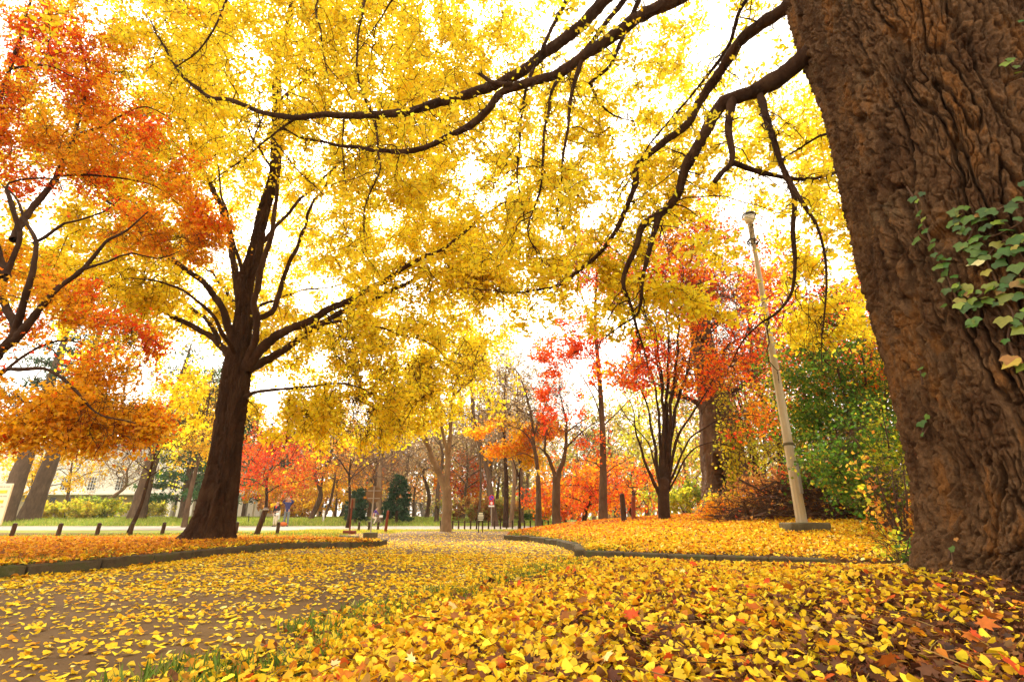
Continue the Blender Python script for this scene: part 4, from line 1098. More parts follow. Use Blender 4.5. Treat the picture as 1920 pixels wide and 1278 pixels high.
def bg_tree(label, px, Y, top, r, fork, spread, pal, bark='bark_grey', name='tree', cat='tree', nl=7, natt=260, per=5, lsize=.12, leafy=0.0, rise=.9, lean=(0, 0), twig='twig_brown',
            rtip=.006, side=3, zc=None, group=None, stems=1, crown_pow=1.0, droop=.05, spread_l=.12, flare=1.5, top_frac=.85, parts=True, hollow=0.0, base=None, mat='leaf', rmax=.035, seedoff=0.0, palfn=None, sl=(.3, .9)):
    b = on(px, Y) if base is None else base
    r = r * .56
    H = zat(px, top, Y) - b[2]
    root = thing(name, label, cat, b, group=group)
    T = Tree()
    tr = Buf()
    lim = []
    for s in range(stems):
        az = rng.random() * 6.28
        k = 0 if stems == 1 else .22 * spread
        tp = b + np.array([lean[0] + k * math.cos(az), lean[1] + k * math.sin(az), H * top_frac])
        pts = [b - [0, 0, .25], b + [0, 0, .15 * r * 4]]
        for t in (.25, .5, .75):
            q = b + (tp - b) * t; q[:2] += rng.normal(size=2) * spread * .05
            pts.append(q)
        pts.append(tp)
        c = spline(pts, 44)
        zz = np.linspace(0, 1, 44)
        rr_ = (r * (1 - zz) ** .75 + .012 + r * (flare - 1) * np.exp(-zz * 30)) * (1 if s == 0 else .7)
        v, f = tubes(c[None], rr_[None], 10)
        d = v - np.repeat(c, 10, 0)
        v = np.repeat(c, 10, 0) + d * (1 + .14 * perlin(v * np.array([3, 3, 1.2]) / max(r * 2, .3)))[:, None]
        tr.add(v, f)
        hz = c[:, 2] - b[2]
        k = hz > fork
        T.add_nodes(c[k], rr_[k])
        for j in range(max(1, nl // stems)):
            h = fork + (H * top_frac * .95 - fork) * ((j + rng.random() * .8) / max(1, nl // stems)) ** 1.15
            i = int(np.argmin(np.abs(hz - h)))
            az2 = j * 2.4 + rng.random() * .9 + seedoff
            env = math.sqrt(max(.08, 1 - ((h - (fork + H) / 2) / (H - fork) * 1.25) ** 2))
            L = spread * env * (.75 + .4 * rng.random())
            e = np.array([math.cos(az2), math.sin(az2), rise * (.6 + .5 * rng.random())])
            p0 = c[i]; p1 = p0 + e * L * .35 + rng.normal(size=3) * L * .06; p2 = p0 + e * np.array([1, 1, .85]) * L * .7 + rng.normal(size=3) * L * .08; p3 = p0 + e * np.array([1, 1, .75]) * L + rng.normal(size=3) * L * .08
            lim.append(([p0, p1, p2, p3], max(rr_[i] * .55, .02)))
    make('trunk', tr, M[bark], root)
    for pts, r0 in lim:
        make('limb', T.limb(pts, r0, .010, n=14, sides=6, wob=.08), M[bark], root)
    zc_ = zc or (fork * .9 + H) / 2
    a = ellipsoid(natt, b + np.array([lean[0] * .6, lean[1] * .6, zc_]), (spread, spread, (H - zc_) * 1.02), hollow)
    sh = T.grow(a, arch=.07, rmax=rmax, rtip=rtip, wig=.10, side=side, side_len=sl, droop=droop)
    make('twigs', T.tw, M[twig], root)
    if pal is not None or palfn is not None:
        keep = (lambda p: perlin(p * .55 + 7 * seedoff + 3) > leafy) if leafy > -.9 else None
        T.leaf_on(sh, per, lsize, pal, spread=spread_l, hang=.3, keep=keep, palfn=palfn)
        if T.lf.n: make('crown', T.lf, M[mat], root, colour=True)
    return root

def mixfn(pa, pb, thr=.1, s=.6, off=0.0):
    def fn(p):
        k = perlin(p * s + off) + .2 * rng.normal(size=len(p))
        return np.where((k > thr)[:, None], pick(len(p), pa, .14), pick(len(p), pb, .14))
    return fn

NO = -.95
# ---- centre
bg_tree('small crimson maple behind the leaning stake and the two people', 492, 37, 795, .20, 2.0, 3.3, None, bark='bark_dark', name='maple_tree', nl=9, natt=300, per=5, lsize=.13, palfn=mixfn(RED, REDOR, -.1, .5, 2), leafy=-.22, rise=.8)
bg_tree('brown twin trunked tree with thin russet leaves right of the two people', 582, 41, 770, .34, 3.2, 4.2, RUST, stems=2, nl=10, natt=300, per=3, lsize=.14, leafy=.08, rise=1.0)
bg_tree('thin leaning tree with orange leaves behind the round sign', 606, 40, 812, .2, 2.6, 3.2, ORANGE, nl=7, natt=200, lsize=.13, leafy=-.1, lean=(1.2, 0))
bg_tree('thin dark forked bare tree between the people and the round sign', 652, 29, 835, .19, 2.2, 2.3, TAN, bark='bark_dark', stems=2, nl=6, natt=150, per=1, lsize=.08, leafy=.25, rise=1.3)
bg_tree('grey trunked bare tree just right of the round sign', 712, 37, 740, .42, 3.6, 4.4, TAN, bark='bark_pale', nl=9, natt=320, per=1, lsize=.10, leafy=.1, rise=1.0, twig='twig_tan')
bg_tree('bright orange maple behind the round sign', 690, 46, 842, .25, 2.0, 3.4, None, name='maple_tree', palfn=mixfn(REDOR, ORANGE, .25, .4), nl=8, natt=240, per=5, lsize=.15, leafy=-.1)
bg_tree('golden yellow bushy tree behind the path bollards', 628, 50, 850, .22, 1.4, 4.0, YELLOW_DEEP, nl=8, natt=220, per=8, lsize=.18, leafy=-.2)
bg_tree('glowing orange maple behind the forked yellow tree', 862, 44, 845, .25, 1.6, 2.6, None, name='maple_tree', palfn=mixfn(REDOR, ORANGE, .15, .4, 9), nl=8, natt=220, per=6, lsize=.15, leafy=-.12)
bg_tree('pale orange maple left of the forked yellow tree', 775, 50, 835, .22, 2, 3.8, None, name='maple_tree', palfn=mixfn(ORANGE, TAN, .2, .5, 5), nl=8, natt=240, per=3, lsize=.16, leafy=-.15)
bg_tree('orange and yellow shrubby tree behind the two people', 545, 52, 880, .18, .9, 4.2, None, palfn=mixfn(ORANGE, YELLOW_DEEP, .0, .4, 3), nl=7, natt=200, per=9, lsize=.18, leafy=-.3)

# the forked tree with yellow crown
def custom_tree(label, base, limbs, trunk_px, tr, crown, bark, twig='twig_brown', name='tree', palfn=None, pal=None, per=6, lsize=.09, rtip=.004, keep=NO, side=3, sl=(.15, .6), droop=.05, arch=.06, rmax=.025, spread_l=.08, wob=.08, group=None, noise_s=.8, rfrac=.45):
    root = thing(name, label, 'tree', base, group=group)
    T = Tree()
    tr = (tr[0] * .60, tr[1] * .60); limbs = [(q, a_ * .66, max(e_ * .6, .006)) for q, a_, e_ in limbs]
    pts = [base - [0, 0, .25], base] + px_limb(trunk_px)
    n = 50
    c = spline(pts, n); L = np.linspace(0, 1, n)
    b = Buf()
    rr_ = tr[0] + (tr[1] - tr[0]) * L + tr[0] * .45 * np.exp(-L * 14)
    rr_ = rr_ * (1 - .75 * sstep(.90, 1.0, L))
    v, f = tubes(c[None], rr_[None], 14)
    d = v - np.repeat(c, 14, 0)
    v = np.repeat(c, 14, 0) + d * (1 + .12 * perlin(v * np.array([4, 4, 1.3])) + .07 * perlin(v * np.array([10, 10, 3])))[:, None]
    b.add(v, f)
    make('trunk', b, M[bark], root)
    T.add_nodes(c[int(n * .75):], rr_[int(n * .75):])
    for p, r0, r1 in limbs:
        make('limb', T.limb(px_limb(p), r0, r1, sides=8, wob=wob, power=.85), M[bark], root)
    att = np.vstack([ellipsoid(k, P(px, py, Y), r) for px, py, Y, r, k in crown])
    sh = T.grow(att, arch=arch, rmax=rmax, rtip=rtip, wig=.09, side=side, side_len=sl, droop=droop, rfrac=rfrac)
    make('twigs', T.tw, M[twig], root)
    if per:
        T.leaf_on(sh, per, lsize, pal, spread=spread_l, hang=.4, palfn=palfn, keep=(lambda p: perlin(p * noise_s + 31) > keep) if keep > -.9 else None)
        make('crown', T.lf, M['leaf'], root, colour=True)
    return root

fb = on(836, 22)
custom_tree('tall forked tree with bright yellow crown in the middle of the park', fb,
    [([(836, 920, 22), (829, 900, 22), (815, 870, 21.8), (800, 830, 21.6), (785, 808, 21.5), (765, 800, 21.2), (740, 792, 21), (718, 782, 20.8)], .25, .03),
     ([(837, 918, 22), (838, 880, 22), (838, 850, 22.1), (832, 820, 22.2), (828, 790, 22.2), (825, 760, 22.3), (820, 720, 22.5)], .18, .03),
     ([(838, 915, 22), (841, 860, 22.1), (845, 800, 22.2), (848, 770, 22.2), (850, 745, 22.2), (880, 715, 22), (910, 685, 21.8), (935, 665, 21.6)], .20, .02),
     ([(849, 750, 22.2), (853, 720, 22.3), (868, 690, 22.3), (880, 660, 22.4)], .09, .02),
     ([(802, 832, 21.6), (795, 800, 21.8), (790, 770, 22), (785, 745, 22.2)], .09, .02)],
    [(838, 950, 22), (838, 905, 22)], (.40, .28),
    [(830, 700, 22.4, (2.6, 2.2, 1.6), 150), (770, 720, 21.8, (1.8, 1.6, 1.2), 90), (880, 680, 22, (1.5, 1.3, 1.1), 70), (740, 780, 21.5, (1.3, 1.2, .8), 50), (800, 780, 22, (1.3, 1, .7), 50), (840, 640, 22.6, (2, 1.6, 1.1), 80), (890, 640, 22.6, (1.0, 1.0, .8), 40)],
    'bark_pale', pal=YELLOW, per=7, lsize=.105, keep=-.25)

custom_tree('slim dark bare tree with orange lower sprays left of the broad bare one', on(1009, 24),
    [([(1008, 880, 24), (1000, 820, 24), (992, 760, 24), (980, 720, 24), (965, 690, 24), (945, 665, 23.8)], .15, .02),
     ([(1003, 840, 24), (985, 812, 23.6), (960, 800, 23.3), (930, 798, 23)], .07, .012), ([(1000, 815, 24), (1015, 780, 24.4), (1030, 740, 24.6), (1045, 700, 24.8)], .08, .012),
     ([(995, 780, 24), (975, 770, 23.5), (945, 765, 23), (920, 770, 22.8)], .06, .01), ([(1005, 860, 24), (980, 850, 23.5), (950, 860, 23)], .05, .01)],
    [(1010, 930, 24), (1008, 885, 24)], (.26, .16),
    [(985, 730, 24, (1.8, 1.5, 1.6), 120), (935, 780, 23.2, (1.4, 1.2, .8), 70), (1010, 780, 24.3, (1.6, 1.4, 1.0), 80), (960, 690, 24, (1.3, 1.2, 1.1), 60), (1040, 730, 24.6, (1.2, 1.1, 1.1), 60)],
    'bark_grey', per=1, pal=TAN, lsize=.06, side=4, rtip=.006)
orange_sprays = []
custom_tree('broad bare tree with low forked grey trunk left of the tall red one', on(1043, 21.5),
    [([(1043, 915, 21.5), (1040, 890, 21.5), (1030, 860, 21.3), (1022, 845, 21.2), (1026, 810, 21.2), (1032, 780, 21.2)], .17, .015), ([(1044, 915, 21.5), (1047, 888, 21.5), (1060, 850, 21.6), (1062, 800, 21.8), (1052, 750, 22), (1048, 715, 22)], .19, .015),
     ([(1060, 840, 21.6), (1085, 815, 21.2), (1110, 795, 21), (1140, 780, 20.8)], .08, .012), ([(1062, 810, 21.7), (1090, 790, 21.8), (1120, 772, 22)], .06, .01), ([(1025, 850, 21.2), (1005, 838, 21), (985, 845, 20.8)], .05, .01)],
    [(1043, 940, 21.5), (1043, 885, 21.5)], (.30, .24),
    [(1040, 760, 21.7, (1.6, 1.4, 1.5), 110), (1090, 790, 21.4, (1.5, 1.3, .9), 90), (1060, 720, 22, (1.1, 1, 1), 50), (1010, 800, 21.2, (1.0, 1, .8), 40), (1110, 840, 21, (1, .9, .5), 30)],
    'bark_grey', per=1, palfn=mixfn(REDOR, ORANGE, 0), lsize=.055, keep=.05, side=4, rtip=.006)
# orange sprays, low branches of a maple standing between these two
custom_tree('slender maple with flat golden orange sprays behind the slim dark tree', on(975, 26),
    [([(975, 880, 26), (985, 840, 25.6), (1000, 815, 25.4)], .06, .01), ([(974, 900, 26), (960, 860, 25.8), (940, 845, 25.6)], .06, .01), ([(974, 870, 26), (965, 820, 26), (950, 795, 26)], .06, .01)],
    [(974, 940, 26), (974, 880, 26)], (.10, .06),
    [(1005, 812, 25.4, (1.3, .9, .35), 60), (950, 845, 25.6, (1.3, .9, .28), 50), (975, 835, 25.6, (.8, .7, .3), 30), (940, 792, 26, (1.0, .8, .2), 26), (890, 810, 26, (.8, .6, .14), 14), (1000, 862, 25.4, (.6, .5, .4), 20), (1030, 800, 25.2, (.7, .5, .4), 22)],
    'bark_dark', per=9, palfn=mixfn(ORANGE, YELLOW_DEEP, .1, .5), lsize=.10, name='maple_tree')

custom_tree('very tall straight tree with grey trunk and scarlet leaves in its upper boughs', on(1131, 20),
    [([(1128, 780, 20), (1100, 720, 19.7), (1075, 690, 19.5), (1040, 670, 19.3), (1010, 672, 19.2)], .05, .01), ([(1126, 740, 20), (1095, 700, 20), (1060, 740, 19.6), (1030, 740, 19.4)], .04, .008),
     ([(1122, 690, 20), (1090, 640, 19.8), (1060, 610, 19.6), (1040, 600, 19.6)], .05, .008), ([(1120, 660, 20), (1140, 600, 20.4), (1170, 560, 20.6), (1200, 540, 21)], .05, .008),
     ([(1118, 620, 20), (1090, 550, 20), (1080, 490, 20), (1075, 440, 20)], .05, .008), ([(1128, 800, 20), (1150, 780, 20.2), (1190, 740, 20.6), (1220, 720, 20.8)], .05, .008), ([(1130, 880, 20), (1110, 865, 19.6), (1085, 860, 19.2), (1055, 862, 19)], .04, .008), ([(1131, 890, 20), (1160, 870, 20), (1190, 850, 20)], .04, .008)],
    [(1131, 900, 20), (1130, 820, 20), (1126, 740, 20), (1120, 660, 20), (1116, 600, 20), (1120, 500, 20), (1130, 420, 20)], (.24, .04),
    [(1060, 650, 19.5, (1.2, .9, .55), 70), (1030, 690, 19.3, (.8, .7, .35), 40), (1040, 740, 19.4, (.9, .7, .35), 45), (1095, 640, 19.9, (.9, .8, .7), 55), (1075, 600, 19.7, (.7, .6, .4), 28), (1120, 700, 20, (.7, .7, .5), 30), (1015, 670, 19.2, (.5, .5, .3), 16), (1100, 470, 20, (1.6, 1.3, 1.0), 120), (1080, 520, 20, (1.0, 1, .7), 60), (1150, 540, 20.4, (1.1, 1, .8), 60),
     (1200, 700, 20.7, (1.2, 1, .5), 50), (1060, 780, 19.6, (.9, .8, .4), 20), (1010, 790, 19.2, (.4, .4, .2), 16), (1110, 830, 19.8, (1, .9, .5), 20)],
    'bark_grey', palfn=mixfn(REDOR, RED, -.25, .6, 4), per=6, lsize=.085, keep=-.04, noise_s=1.1, rfrac=.25)

bg_tree('low spreading vivid orange maple behind the broad bare tree', 1095, 27, 850, .2, .7, 2.9, None, bark='bark_dark', name='maple_tree', palfn=mixfn(REDOR, ORANGE, .05, .5, 1), nl=9, natt=240, per=7, lsize=.11, leafy=-.12, rise=.45, lean=(1.0, 0))
bg_tree('orange red maple glowing behind the dark leaning post', 1190, 29, 872, .18, .6, 2.4, None, bark='bark_dark', name='maple_tree', palfn=mixfn(REDOR, ORANGE, .0, .5, 6), nl=8, natt=170, per=7, lsize=.11, leafy=-.1, rise=.5)
bg_tree('small vivid orange maple low at the right of the pale road', 1060, 33, 905, .14, .5, 2.4, None, bark='bark_dark', name='maple_tree', palfn=mixfn(REDOR, ORANGE, .1, .5, 12), nl=6, natt=150, per=9, lsize=.13, leafy=-.3, rise=.5)

# the many stemmed tree on the mound
zb = on(1246, 14)
zs = []
for x1, y1, x2, y2, x3, y3, x4, y4, r, dy in (
    (1232, 880, 1205, 850, 1190, 800, 1184, 750, .095, -.3), (1236, 860, 1222, 800, 1205, 740, 1180, 690, .10, .2), (1240, 850, 1235, 780, 1222, 700, 1165, 640, .09, .3),
    (1245, 850, 1243, 770, 1238, 680, 1225, 560, .11, 0), (1247, 850, 1250, 760, 1252, 650, 1250, 480, .11, .3), (1250, 845, 1258, 760, 1270, 660, 1282, 460, .10, -.2), (1250, 850, 1264, 780, 1290, 690, 1330, 540, .10, .3),
    (1252, 860, 1275, 810, 1310, 760, 1345, 690, .09, -.4), (1253, 870, 1290, 830, 1340, 790, 1400, 770, .065, -.3), (1254, 880, 1295, 845, 1345, 830, 1400, 850, .05, -.6), (1240, 870, 1215, 830, 1180, 790, 1150, 740, .05, -.5), (1249, 830, 1262, 740, 1300, 620, 1370, 500, .07, .6), (1245, 820, 1240, 720, 1215, 600, 1190, 470, .07, .5), (1252, 820, 1280, 720, 1340, 620, 1430, 560, .06, .2)):
    y1 += 38; zs.append(([(1244 + (x1 - 1244) * .3, y1 + 18, 14), (x1, y1, 14), (x2, y2, 14 + dy * .5), (x3, y3, 14 + dy), (x4, y4, 14 + dy * 1.6)], r, .012))
ZT = custom_tree('many stemmed dark tree fanning upright on the mound with few red leaves left', zb, zs,
    [(1245, 950, 14), (1244, 922, 14), (1245, 890, 14)], (.28, .22),
    [(1250, 520, 14.3, (1.9, 1.4, 1.5), 190), (1330, 560, 14.2, (1.3, 1.2, 1.2), 110), (1180, 560, 14.3, (1.1, 1.1, 1.1), 80), (1400, 640, 14, (1.2, 1, .9), 80), (1330, 700, 13.8, (1.2, 1, .7), 60), (1180, 690, 14, (.9, .9, .7), 50), (1270, 430, 14.4, (1.3, 1.1, 1.0), 120), (1400, 790, 13.6, (.9, .8, .6), 40), (1240, 640, 14.2, (1.2, 1, .8), 60), (1420, 540, 14.6, (1.0, .9, .8), 60)],
    'bark_dark', palfn=mixfn(REDOR, ORANGE, -.15, .7, 8), per=5, lsize=.08, keep=-.12, side=5, sl=(.2, .8), rtip=.004, arch=.03, twig='twig_brown', wob=.10, noise_s=.7)

# red maple tall behind the lamp, golden tree behind
bg_tree('scarlet maple crown showing behind the lamp post', 1470, 20, 420, .22, 3.5, 3.0, None, bark='bark_dark', name='maple_tree', palfn=mixfn(REDOR, RED, -.1, .6, 14), nl=12, natt=520, per=6, lsize=.10, leafy=-.12, rise=1.1, droop=.02)
bg_tree('yellow orange tree filling the gap behind the green shrub', 1590, 19, 520, .2, 2.0, 3.1, None, palfn=mixfn(YELLOW_DEEP, REDOR, .05, .6, 15), nl=10, natt=360, per=5, lsize=.11, leafy=-.1, rise=.9)
bg_tree('scarlet maple glimpsed beside the giant trunk', 1660, 16, 505, .16, 2.5, 1.7, None, name='maple_tree', bark='bark_dark', palfn=mixfn(REDOR, RED, -.1, .6, 16), nl=8, natt=160, per=8, lsize=.10, leafy=-.2)
bg_tree('thin dark bare tree clump left of the lamp post', 1432, 19, 660, .16, 1.2, 2.2, YGREEN, bark='bark_dark', stems=3, nl=9, natt=220, per=2, lsize=.08, leafy=.1, rise=1.2)
bg_tree('bare brown tree behind the hollow trunk', 1375, 24, 560, .24, 2.0, 3.0, RUST, bark='bark_dark', stems=2, nl=10, natt=380, per=2, lsize=.09, leafy=.0, rise=1.2, side=4)
bg_tree('yellow green leaved tree between the bare trees on the mound', 1290, 31, 690, .2, 1.2, 4.0, YGREEN, nl=8, natt=300, per=6, lsize=.15, leafy=-.12)
bg_tree('golden leaved tree far behind the lamp post', 1440, 33, 640, .24, 2, 4.4, None, palfn=mixfn(YGREEN, YELLOW_DEEP, .0, .4, 4), nl=9, natt=320, per=5, lsize=.15, leafy=-.05)
bg_tree('yellow green tree between the lamp post and the green shrub', 1520, 17, 740, .12, .8, 1.9, YGREEN, bark='bark_dark', stems=2, nl=8, natt=240, per=6, lsize=.085, leafy=-.12, rise=1.0)
bg_tree('dull olive tree behind the many stemmed tree', 1215, 38, 690, .28, 2, 4.6, OLIVE, nl=9, natt=320, per=5, lsize=.17, leafy=-.1)

# tall pale trees of the far grove
for label, px, Y, top, sp, pal in (('olive crowned tall tree at the left of the far grove', 882, 47, 660, 4.2, OLIVE), ('pale olive tall tree in the middle of the far grove', 948, 52, 640, 4.6, OLIVE), ('thin tan tall tree at the right of the far grove', 985, 58, 655, 4.2, TAN),
                                    ('pale brown bare tree in front of the far grove', 915, 40, 740, 3.6, TAN), ('tan bare tree left of the forked yellow tree', 800, 47, 770, 4, TAN), ('tall bare tan tree behind the grey trunk', 735, 55, 745, 4.6, TAN), ('pale tan leafless tree behind the russet twin trunks', 640, 56, 765, 4.8, TAN),
                                    ('olive tree far behind the tall red one', 1085, 50, 800, 4.6, OLIVE), ('russet bare tree beyond the orange maples', 1155, 46, 760, 4.4, RUST)):
    t_ = 'twig_tan'
    bg_tree(label, px, Y, top, .34, 4, sp, pal, bark='bark_grey', nl=10, natt=340, per=3 if pal is OLIVE else 1, lsize=.16, leafy=-.2, rise=1.1, twig=t_, side=4, rtip=.009, sl=(.4, 1.2))
for label, px, Y, top, lean, r, bk_ in (('brown trunk leaning left behind the no parking sign', 928, 33, 560, (-2.4, 0), .34, 'bark_grey'), ('dark straight trunk behind the low fence', 948, 30, 640, (0, 0), .26, 'bark_dark'), ('pale trunk beside the dark straight one', 958, 31, 640, (.3, 0), .22, 'bark_pale'), ('brown trunk in front of the white house', 979, 36, 660, (0, 0), .22, 'bark_grey'),
                                    ('thin bare trunk left of the notice board', 897, 36, 700, (0, 0), .16, 'bark_grey'), ('grey trunk behind the forked yellow tree', 818, 38, 700, (0, 0), .26, 'bark_grey'), ('brown trunk behind the small dark conifer', 757, 44, 720, (0, 0), .36, 'bark_grey')):
    bg_tree(label, px, Y, top, r, 4.5, 2.6, TAN, bark=bk_, nl=6, natt=140, per=1, lsize=.1, leafy=.1, rise=1.2, lean=lean, twig='twig_tan', rtip=.008)

for label, px, Y, top, sp in (('bare tan tree between the grey trunk and the small conifer', 728, 43, 790, 3.2), ('bare tan tree with arching boughs behind the forked yellow tree', 868, 41, 770, 3.2), ('wiry bare brown tree left of the small conifer', 700, 40, 800, 2.8), ('fine twigged pale tree right of the no parking sign', 965, 44, 780, 3.0), ('fine twigged tan tree over the low fence', 930, 46, 760, 3.2)):
    bg_tree(label, px, Y, top, .26, 2.2, sp, TAN, bark='bark_grey', nl=10, natt=300, per=1, lsize=.12, leafy=.0, rise=.8, twig='twig_tan', side=5, rtip=.008, sl=(.3, 1.1))

# ---- conifers
def conifer(label, px, Y, top, r, spread, low, pal=PINE, dens=1.0, name='conifer', lean=(0, 0), base=None, nsz=.30, gaps=0.0, flat=.5):
    b = on(px, Y) if base is None else base
    H = zat(px, top, Y) - b[2]
    root = thing(name, label, 'conifer' if name == 'conifer' else 'pine tree', b)
    T = Tree()
    tp = b + np.array([lean[0], lean[1], H])
    c = spline([b - [0, 0, .3], b + (tp - b) * .3 + [rng.normal() * .1, 0, 0], b + (tp - b) * .65, tp], 40)
    L = np.linspace(0, 1, 40); rr_ = r * (1 - L) ** .8 + .02 + r * .35 * np.exp(-L * 22)
    tb = Buf(); v, f = tubes(c[None], rr_[None], 12)
    d = v - np.repeat(c, 12, 0); v = np.repeat(c, 12, 0) + d * (1 + .12 * perlin(v * np.array([4, 4, 1.5])))[:, None]
    tb.add(v, f); make('trunk', tb, M['bark_grey'], root)
    lv = Buf(); nb = int(26 * dens)
    for j in range(nb):
        h = low + (H - low) * ((j + rng.random()) / nb)
        i = int(np.argmin(np.abs(c[:, 2] - b[2] - h)))
        az = j * 2.4 + rng.random()
        Lb = spread * (1 - ((h - low) / (H - low)) ** 1.4) * (.55 + .6 * rng.random()) + .3
        e = np.array([math.cos(az), math.sin(az), .12])
        pts = [c[i], c[i] + e * Lb * .5 + [0, 0, .05 * Lb], c[i] + e * Lb + [0, 0, -.05 * Lb]]
        bb = T.limb(pts, max(rr_[i] * .3, .02), .012, n=10, sides=5, wob=.12)
        make('limb', bb, M['bark_dark'], root)
        cc_ = spline(pts, 12)
        m = int(170 * Lb / spread * dens)
        k = rng.integers(4, 12, m)
        p = cc_[k] + rng.normal(size=(m, 3)) * np.array([.22, .22, .10]) * spread * flat
        if gaps: p = p[perlin(p * .5) > gaps]
        put_leaves(lv, NEEDLE, p, norm(rdir(len(p)) + e * .6 + [0, 0, -.15]), rdir(len(p)), nsz * (.6 + .7 * rng.random(len(p))), pick(len(p), pal, .2), wide=np.full(len(p), 1.2))
    make('needles', lv, M['needle'], root, colour=True)
    return root
conifer('leaning dark pine with bare brown trunk behind the thin young tree', 255, 41, 640, .55, 3.6, 5.5, lean=(1.4, 0), base=on(254, 41), gaps=-.1)
conifer('dark pine trunk leaning at the far left behind the yellow board', 52, 40, 560, .62, 4.2, 6.5, lean=(1.8, 0), gaps=.0, dens=1.2, pal=PINE)
conifer('broad grey pine trunk at the extreme left edge', 2, 38, 560, .6, 4, 6.5, lean=(.8, 0), gaps=.0, dens=1.1)
conifer('dense dark green spruce left of the ginkgo trunk', 342, 43, 690, .3, 3.4, 1.0, pal=FGREEN, dens=1.7, nsz=.34)
conifer('tall dark green spruce partly hidden by the ginkgo trunk', 388, 48, 660, .3, 3.4, 3.0, pal=FGREEN, dens=2.0, nsz=.36)
conifer('small dark green conifer behind the red brown post', 744, 37, 892, .1, .75, .2, pal=PINE, dens=1.5, nsz=.17)
conifer('squat dark conifer behind the signpost block', 666, 37, 918, .1, .6, .2, pal=PINE, dens=1.3, nsz=.16)
conifer('dark evergreen behind the crimson maple', 545, 58, 800, .25, 3.6, .6, pal=PINE, dens=1.6, nsz=.36)

# ---- left background
bg_tree('thin young tree with dark trunk beside the low bollards', 240, 18.6, 770, .11, 1.9, 1.7, YGREEN, bark='bark_dark', nl=8, natt=180, per=2, lsize=.07, leafy=.02, rise=.9, lean=(.4, 0), rtip=.004)
bg_tree('pale trunked bare tree in front of the white building', 196, 45, 830, .34, 2.4, 3.8, TAN, bark='bark_pale', nl=8, natt=300, per=1, lsize=.10, leafy=.1, twig='twig_tan', lean=(1.5, 0), side=4, rtip=.008)
bg_tree('orange brown tree rising behind the white building', 290, 74, 650, .4, 3.5, 5.0, RUST, nl=10, natt=420, per=6, lsize=.17, leafy=-.15)
bg_tree('golden tree at the left behind the pines', 112, 48, 800, .26, 3.0, 3.6, YELLOW_DEEP, nl=8, natt=200, per=4, lsize=.15, leafy=.05)
bg_tree('yellow tree behind the far left pine trunks', 40, 47, 800, .3, 1.6, 4.2, YELLOW_DEEP, nl=9, natt=300, per=5, lsize=.16, leafy=-.1)
bg_tree('mustard yellow tree hanging behind the ginkgo trunk', 345, 30, 690, .25, 4.6, 2.6, YELLOW_DEEP, nl=8, natt=320, per=8, lsize=.12, leafy=-.2, droop=.25, zc=6.4)
bg_tree('tall rust coloured tree behind the orange maple', 170, 78, 560, .4, 5, 6.0, RUST, nl=10, natt=420, per=6, lsize=.2, leafy=-.15)
bg_tree('amber tree behind the crimson maple', 455, 56, 770, .3, 2.5, 5.2, None, palfn=mixfn(ORANGE, YELLOW_DEEP, .0, .4, 5), nl=9, natt=340, per=8, lsize=.19, leafy=-.25)
bg_tree('amber tree rising behind the russet twin trunks', 600, 60, 730, .3, 3, 5.4, None, palfn=mixfn(ORANGE, YELLOW_DEEP, .1, .4, 11), nl=9, natt=340, per=7, lsize=.2, leafy=-.2)

# ---- shrubs
def shrub(label, px, Y, top, sx, sy, palfn, lsize, natt, per, bark='twig_brown', name='shrub', stems=9, base=None, leafy=-.3, lowz=.15, rtip=.003, spread_l=.06, sd_=0.0, hl=(.12, .4), flare_top=1.0):
    b = on(px, Y) if base is None else base
    H = zat(px, top, Y) - b[2]
    root = thing(name, label, 'shrub', b)
    T = Tree(); sb = Buf()
    for k in range(stems):
        a = rng.random() * 6.28; e = np.array([math.cos(a) * sx, math.sin(a) * sy, 0]) * (.25 + .6 * rng.random())
        h = H * (.55 + .42 * rng.random())
        T.limb([b + e * .12 - [0, 0, .1], b + e * .35 + [0, 0, h * .35], b + e * .75 + [0, 0, h * .72], b + e + [0, 0, h]], .012 * H + .008, .005, n=18, sides=6, wob=.06, buf=sb)
    make('stems', sb, M[bark], root)
    a = ellipsoid(natt, b + [0, 0, (H + lowz) / 2], (sx, sy, (H - lowz) / 2), .15)
    a = a[perlin(a * 1.0 + sd_) > -.3]
    sh = T.grow(a, arch=.08, rmax=.012, rtip=rtip, wig=.09, side=3, side_len=hl, droop=.02)
    make('twigs', T.tw, M[bark], root)
    T.leaf_on(sh, per, lsize, None, spread=spread_l, hang=.2, palfn=palfn, keep=lambda p: perlin(p * 1.4 + sd_) > leafy)
    make('leaves', T.lf, M['leaf'], root, colour=True)
    return root
def greenfn(p):
    k = perlin(p * .9 + 2) + .15 * rng.normal(size=len(p)) + np.clip((p[:, 2] - 2.6) * .12, -.3, .3)
    return np.where((k > .62)[:, None], pick(len(p), YELLOW_DEEP + REDOR[:1], .15), pick(len(p), GREEN, .18))
shrub('tall green leafed bush between the lamp post and the giant trunk', 1655, 9.3, 590, 1.6, 1.2, greenfn, .046, 1000, 12, stems=14, lowz=.35, leafy=-.26)
shrub('low green bush spreading right behind the giant trunk', 1690, 7.6, 770, .95, .8, mixfn(GREEN, YGREEN, -.45, 1.2), .046, 320, 9, stems=8, lowz=.15)
def ivyor(p):
    k = perlin(p * 1.2 + 8) + .2 * rng.normal(size=len(p))
    return np.where((k > .1)[:, None], pick(len(p), [(3, (.70, .30, .03)), (2, (.75, .42, .04)), (1, (.55, .16, .02))], .12), pick(len(p), YGREEN + GREEN[:1], .15))
shrub('small bush with peach orange leaves against the giant trunk', 1700, 6.5, 860, .34, .34, ivyor, .050, 60, 5, stems=6, lowz=.25)
